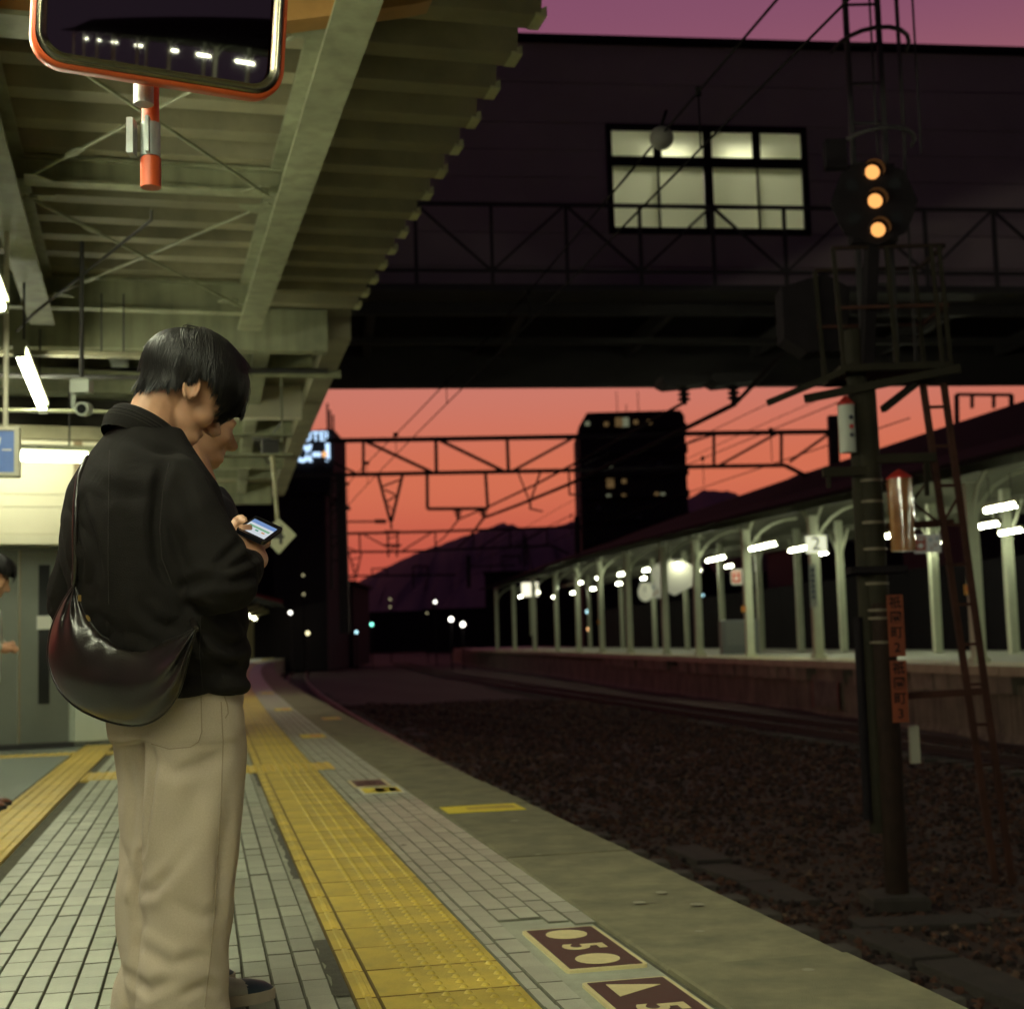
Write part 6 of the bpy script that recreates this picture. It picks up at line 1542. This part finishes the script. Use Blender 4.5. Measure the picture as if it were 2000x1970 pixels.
# ---- his bag
m_leather = mat('bag_leather', (.012, .0085, .0070), .32, var=.25, vscale=8, bump=.10, bscale=260, spec=.6, coat=.1)
def bagp(x, y): return at(x, y, 3.215 - .62 * (x - 90) / 2750 * 3.1)
TIPL, TIPR = (146, 1142), (382, 1228)
upper = [TIPL, (158, 1180), (182, 1225), (215, 1252), (250, 1264), (290, 1262), (330, 1250), (360, 1238), TIPR]
lower = [TIPL, (112, 1190), (90, 1262), (98, 1320), (135, 1376), (215, 1413), (290, 1420), (348, 1366), TIPR]
def interp(pl, t):
    d = [0]
    for a, b_ in zip(pl[:-1], pl[1:]): d.append(d[-1] + math.hypot(b_[0] - a[0], b_[1] - a[1]))
    t *= d[-1]; return float(np.interp(t, d, [p[0] for p in pl])), float(np.interp(t, d, [p[1] for p in pl]))
def smoothpl(pl, t): # Catmull-like smoothing by averaging nearby samples
    xs = [interp(pl, min(1, max(0, t + o))) for o in (-.05, -.025, 0, .025, .05)] if .06 < t < .94 else [interp(pl, t)]
    return sum(p[0] for p in xs) / len(xs), sum(p[1] for p in xs) / len(xs)
NT_, NV_ = 72, 28
bn = (bagp(200, 1300) - Vector((0, 0, EYE))).normalized()
Vf = []; 
for side in (-1, 1):
    for i in range(NT_):
        t = i / (NT_ - 1); a, b_ = smoothpl(upper, t), smoothpl(lower, t)
        for j in range(NV_):
            v = j / (NV_ - 1); x, y = a[0] * (1 - v) + b_[0] * v, a[1] * (1 - v) + b_[1] * v
            thick = .062 * (math.sin(math.pi * min(1, max(0, v))) ** .55 if 0 < v < 1 else 0) * (math.sin(math.pi * t) ** .55 if 0 < t < 1 else 0)
            # gathers fanning out of the two tips
            gl = math.exp(-((t - .04) / .16) ** 2); gr = math.exp(-((t - .93) / .22) ** 2)
            w = gl * math.sin(v * 17 + 1.2) * .010 * math.sin(math.pi * v) + gr * math.sin(v * 19 + t * 8) * .012 * math.sin(math.pi * v) ** .8
            w += .006 * mnoise.noise(Vector((x * .022, y * .022, 1.3))) * math.sin(math.pi * v) + .004 * math.sin(t * 60 + 9 * v) * math.exp(-((v - .14) / .1) ** 2) * math.exp(-((t - .35) / .16) ** 2)
            Vf.append(bagp(x, y) + bn * (side * thick) + (bn * (-w) if side < 0 else Vector()))
F = []
for s_ in (0, 1):
    for i in range(NT_ - 1):
        for j in range(NV_ - 1):
            a = s_ * NT_ * NV_ + i * NV_ + j; F.append((a, a + NV_, a + NV_ + 1, a + 1))
bagt = thing('shoulder_bag', "black leather crescent shoulder bag slung across the young man's back", 'bag', bagp(230, 1415))
MB().add(Vf, F, True).build('bag_body', m_leather, bagt)
edge_lo = [bagp(*smoothpl(lower, i / 60)) for i in range(61)]
MB().tube(edge_lo, .0032, 6).build('piping', mat('bag_piping', (.010, .008, .007), .35), bagt)
zp = [bagp(*smoothpl(upper, .02 + .96 * i / 50)) - bn * .004 for i in range(51)]
MB().tube(zp, .0035, 6).build('zip', mat('bag_zip', (.012, .010, .009), .5), bagt)
m_gold = mat('zip_gold', (.55, .36, .12), .3, metal=1.)
for (x, y) in ((173, 1207), (158, 1168)):
    c = bagp(x, y) - bn * .006; MB().box(c, (.010, .010, .014)).build('zip_puller', m_gold, bagt)
# strap: up the left side of the back and over the shoulder
st_px = [(146, 1142), (144, 1100), (143, 1040), (145, 980), (150, 930), (165, 895)]
spts = on_surf(jb, [(x + 4, y) for x, y in st_px[1:]], .006)
sp = [bagp(*TIPL)] + spts
if len(sp) > 3:
    sp2 = sp + [Lp(-.10, .13, 1.372), Lp(-.06, .10, 1.395), Lp(.01, .06, 1.36), Lp(.05, -.02, 1.20), Lp(.03, -.08, 1.05), Lp(-.05, -.15, .99), bagp(*TIPR)]
    MB().tube(sp2, .0075, 6).build('strap', m_leather, bagt)
MB().tube([bagp(146, 1142) + Vector((0, 0, .02)) + Vector((.008 * math.cos(a), 0, .012 * math.sin(a))) for a in np.linspace(0, 2 * math.pi, 12)], .0022, 5).build('ring', m_dark, bagt)

# ---- other people
def simple_person(label, base, yaw_, HMx, wr, el, jacket_m, trs_m, shoe_m, vox, hairkw, sh_z=1.30, sole=m_sole, dz=0., lean=0., hand=True, hem=.78, k=1., toe_m=None):
    p = thing('person', label, 'person', base, yaw_); W2 = WM[p.name]
    def Q(x, y, z): return W2 @ Vector((x, y, z))
    bd_ = MB(); head_parts(bd_, HMx)
    limb(bd_, [HMx @ Vector((-.03, 0, -.02)), HMx @ Vector((-.034, 0, -.075)), Q(lean - .01, 0, sh_z + .05)], [.06, .056, .062])
    loftz(bd_, [(.93, 0, 0, .09, .13), (1.1, lean * .4, 0, .085, .12), (sh_z - .03, lean, 0, .06 * k, .11 * k), (sh_z + .05, lean, 0, .05, .07)], Q)
    for sg, e_, w_2 in ((-1, el[0], wr[0]), (1, el[1], wr[1])):
        limb(bd_, [Q(lean, .13 * sg * k, sh_z - .04), e_], [.042, .036]); limb(bd_, [e_, w_2], [.036, .025])
        pc2 = w_2 + (w_2 - e_).normalized() * .05; limb(bd_, [w_2, pc2], [.026, .028])
        d = (w_2 - e_).normalized(); s2 = d.cross(ZZ).normalized()
        for k_, (o_, l_) in enumerate(((-.024, .055), (-.008, .065), (.008, .062), (.024, .05))): limb(bd_, [pc2 + s2 * o_, pc2 + s2 * o_ + d * l_ * .6 + ZZ * .006, pc2 + s2 * o_ + d * l_ - ZZ * .012], [.0105, .0095, .008], 8)
        limb(bd_, [pc2 - d * .02 + ZZ * .015, pc2 + d * .02 + ZZ * .032 - s2 * .012 * sg, pc2 + d * .045 + ZZ * .03 - s2 * .004 * sg], [.013, .011, .009], 8)
        limb(bd_, [Q(0, .08 * sg, .93), Q(.01, .085 * sg, .5), Q(-.02, .085 * sg, .07)], [.065, .045, .034])
    link('body', remesh(bd_, vox, 3, .5), m_skin, p)
    hair(HMx, p, 'hair', 0, **hairkw)
    jx = MB(); loftz(jx, [(hem, 0, 0, .130 * k, .19 * k), (hem + .03, 0, 0, .14 * k, .20 * k), (1.0, lean * .3, 0, .15 * k, .205 * k), (1.15, lean * .7, 0, .15 * k, .205 * k), (sh_z - .03, lean, 0, .125 * k, .185 * k), (sh_z + .03, lean, 0, .10 * k, .14 * k), (sh_z + .065, lean + .01, 0, .055, .055)], Q)
    for sg, e_, w_2 in ((-1, el[0], wr[0]), (1, el[1], wr[1])):
        limb(jx, [Q(lean - .01, .155 * sg * k, sh_z - .02), Q(lean, .155 * sg * k, sh_z - .02).lerp(e_, .5), e_], [.075 * k, .078 * k, .07]); limb(jx, [e_, e_.lerp(w_2, .5), e_.lerp(w_2, .86)], [.07, .06, .046])
    jm = remesh(jx, .011, 6, .6); displace(jm, folds(.008, 8, 3, 2.2, .5)); link('jacket', jm, jacket_m, p)
    tx = MB(); loftz(tx, [(.70, 0, 0, .125, .165), (.96, 0, 0, .11, .15)], Q)
    for sg in (-1, 1): loftz(tx, [(.05, -.01, .085 * sg, .085, .075), (.45, 0, .085 * sg, .085, .078), (.78, 0, .078 * sg, .12, .088)], Q)
    tm2 = remesh(tx, .012, 5, .6); displace(tm2, folds(.007, 7, 2, 6.2, .3)); link('trousers', tm2, trs_m, p)
    u2, s2_ = MB(), MB()
    for sg in (-1, 1): shoe(u2, s2_, Q(-.09, .09 * sg, 0), yaw_ + R(5 * sg))
    so_ = u2.build('shoes', shoe_m, p); s2_.build('sole', sole, so_)
    for sg in (-1, 1):
        hl = Q(-.09, .09 * sg, 0); d = Vector((math.cos(yaw_ + R(5 * sg)), math.sin(yaw_ + R(5 * sg)), 0)); s3 = Vector((-d.y, d.x, 0))
        for nm, xs_ in (('toe_cap', ((.205, .048, .058), (.235, .0475, .053), (.27, .038, .043), (.287, .020, .031))), ('heel_panel', ((-.002, .031, .058), (.03, .035, .078), (.055, .036, .07)))):
            q = MB(); n_ = 12; V = [hl + d * x + s3 * (w * math.cos(a)) + ZZ * (.028 + (h - .028) * math.sin(a)) for x, w, h in xs_ for a in [math.pi * j / (n_ - 1) for j in range(n_)]]
            q.add(V, [(i * n_ + j, i * n_ + j + 1, (i + 1) * n_ + j + 1, (i + 1) * n_ + j) for i in range(len(xs_) - 1) for j in range(n_ - 1)], True); q.build(nm, toe_m or shoe_m, so_)
    return p, Q
# companion almost hidden behind the young man
y2 = R(38); b2 = Vector((-.885, 3.72, 0))
HM2 = head_frame(at(391, 822, 3.80), R(34), R(18))
W2 = Matrix.Translation(b2) @ Matrix.Rotation(y2, 4, 'Z')
el2 = [W2 @ Vector((-.04, -.19, 1.02)), W2 @ Vector((.0, .24, 1.02))]; wr2 = [W2 @ Vector((.06, -.02, 1.06)), W2 @ Vector((.08, .08, 1.06))]
m_blk = mat('companion_jacket', (.014, .014, .016), .7, spec=.3)
m_snk = mat('sneaker_grey', (.42, .40, .31), .55, var=.2, vscale=14)
p2, Q2 = simple_person('person in black mostly hidden behind the young man, only face and sneakers showing', b2, y2, HM2, wr2, el2, m_blk, mat('companion_trousers', (.03, .03, .035), .8), m_snk, .007, dict(seed=5, n=1800, bulge=.008, fringe=112, burn=104, side=96, back=112), sh_z=1.27, lean=.06, k=.72, toe_m=mat('sneaker_teal', (.035, .055, .065), .45))
q = MB(); ellipsoid(q, HM2 @ Vector((-.005, 0, -.150)), (.078, .076, .036), HM2.to_3x3()); q.build('collar', m_blk, p2)
# person in a white jacket cut by the left edge
y3 = R(12); b3 = Vector((-3.215, 8.40, 0)); W3 = Matrix.Translation(b3) @ Matrix.Rotation(y3, 4, 'Z')
HM3 = head_frame(W3 @ Vector((.10, 0, 1.36)), y3, R(24))
el3 = [W3 @ Vector((-.02, -.23, .98)), W3 @ Vector((-.02, .23, .98))]; wr3 = [W3 @ Vector((.15, -.10, .94)), W3 @ Vector((.15, .08, .95))]
simple_person('person in a white jacket cut off by the left edge of the picture', b3, y3, HM3, wr3, el3, mat('white_jacket', (.50, .54, .48), .75, var=.06, bump=.2), mat('dark_trousers', (.03, .03, .04), .8), mat('shoe_brown', (.16, .055, .025), .35, var=.2), .009, dict(seed=8, n=1500, bulge=.012, fringe=118, burn=110, side=100, back=116), sh_z=1.20, sole=m_soled, hem=.72)
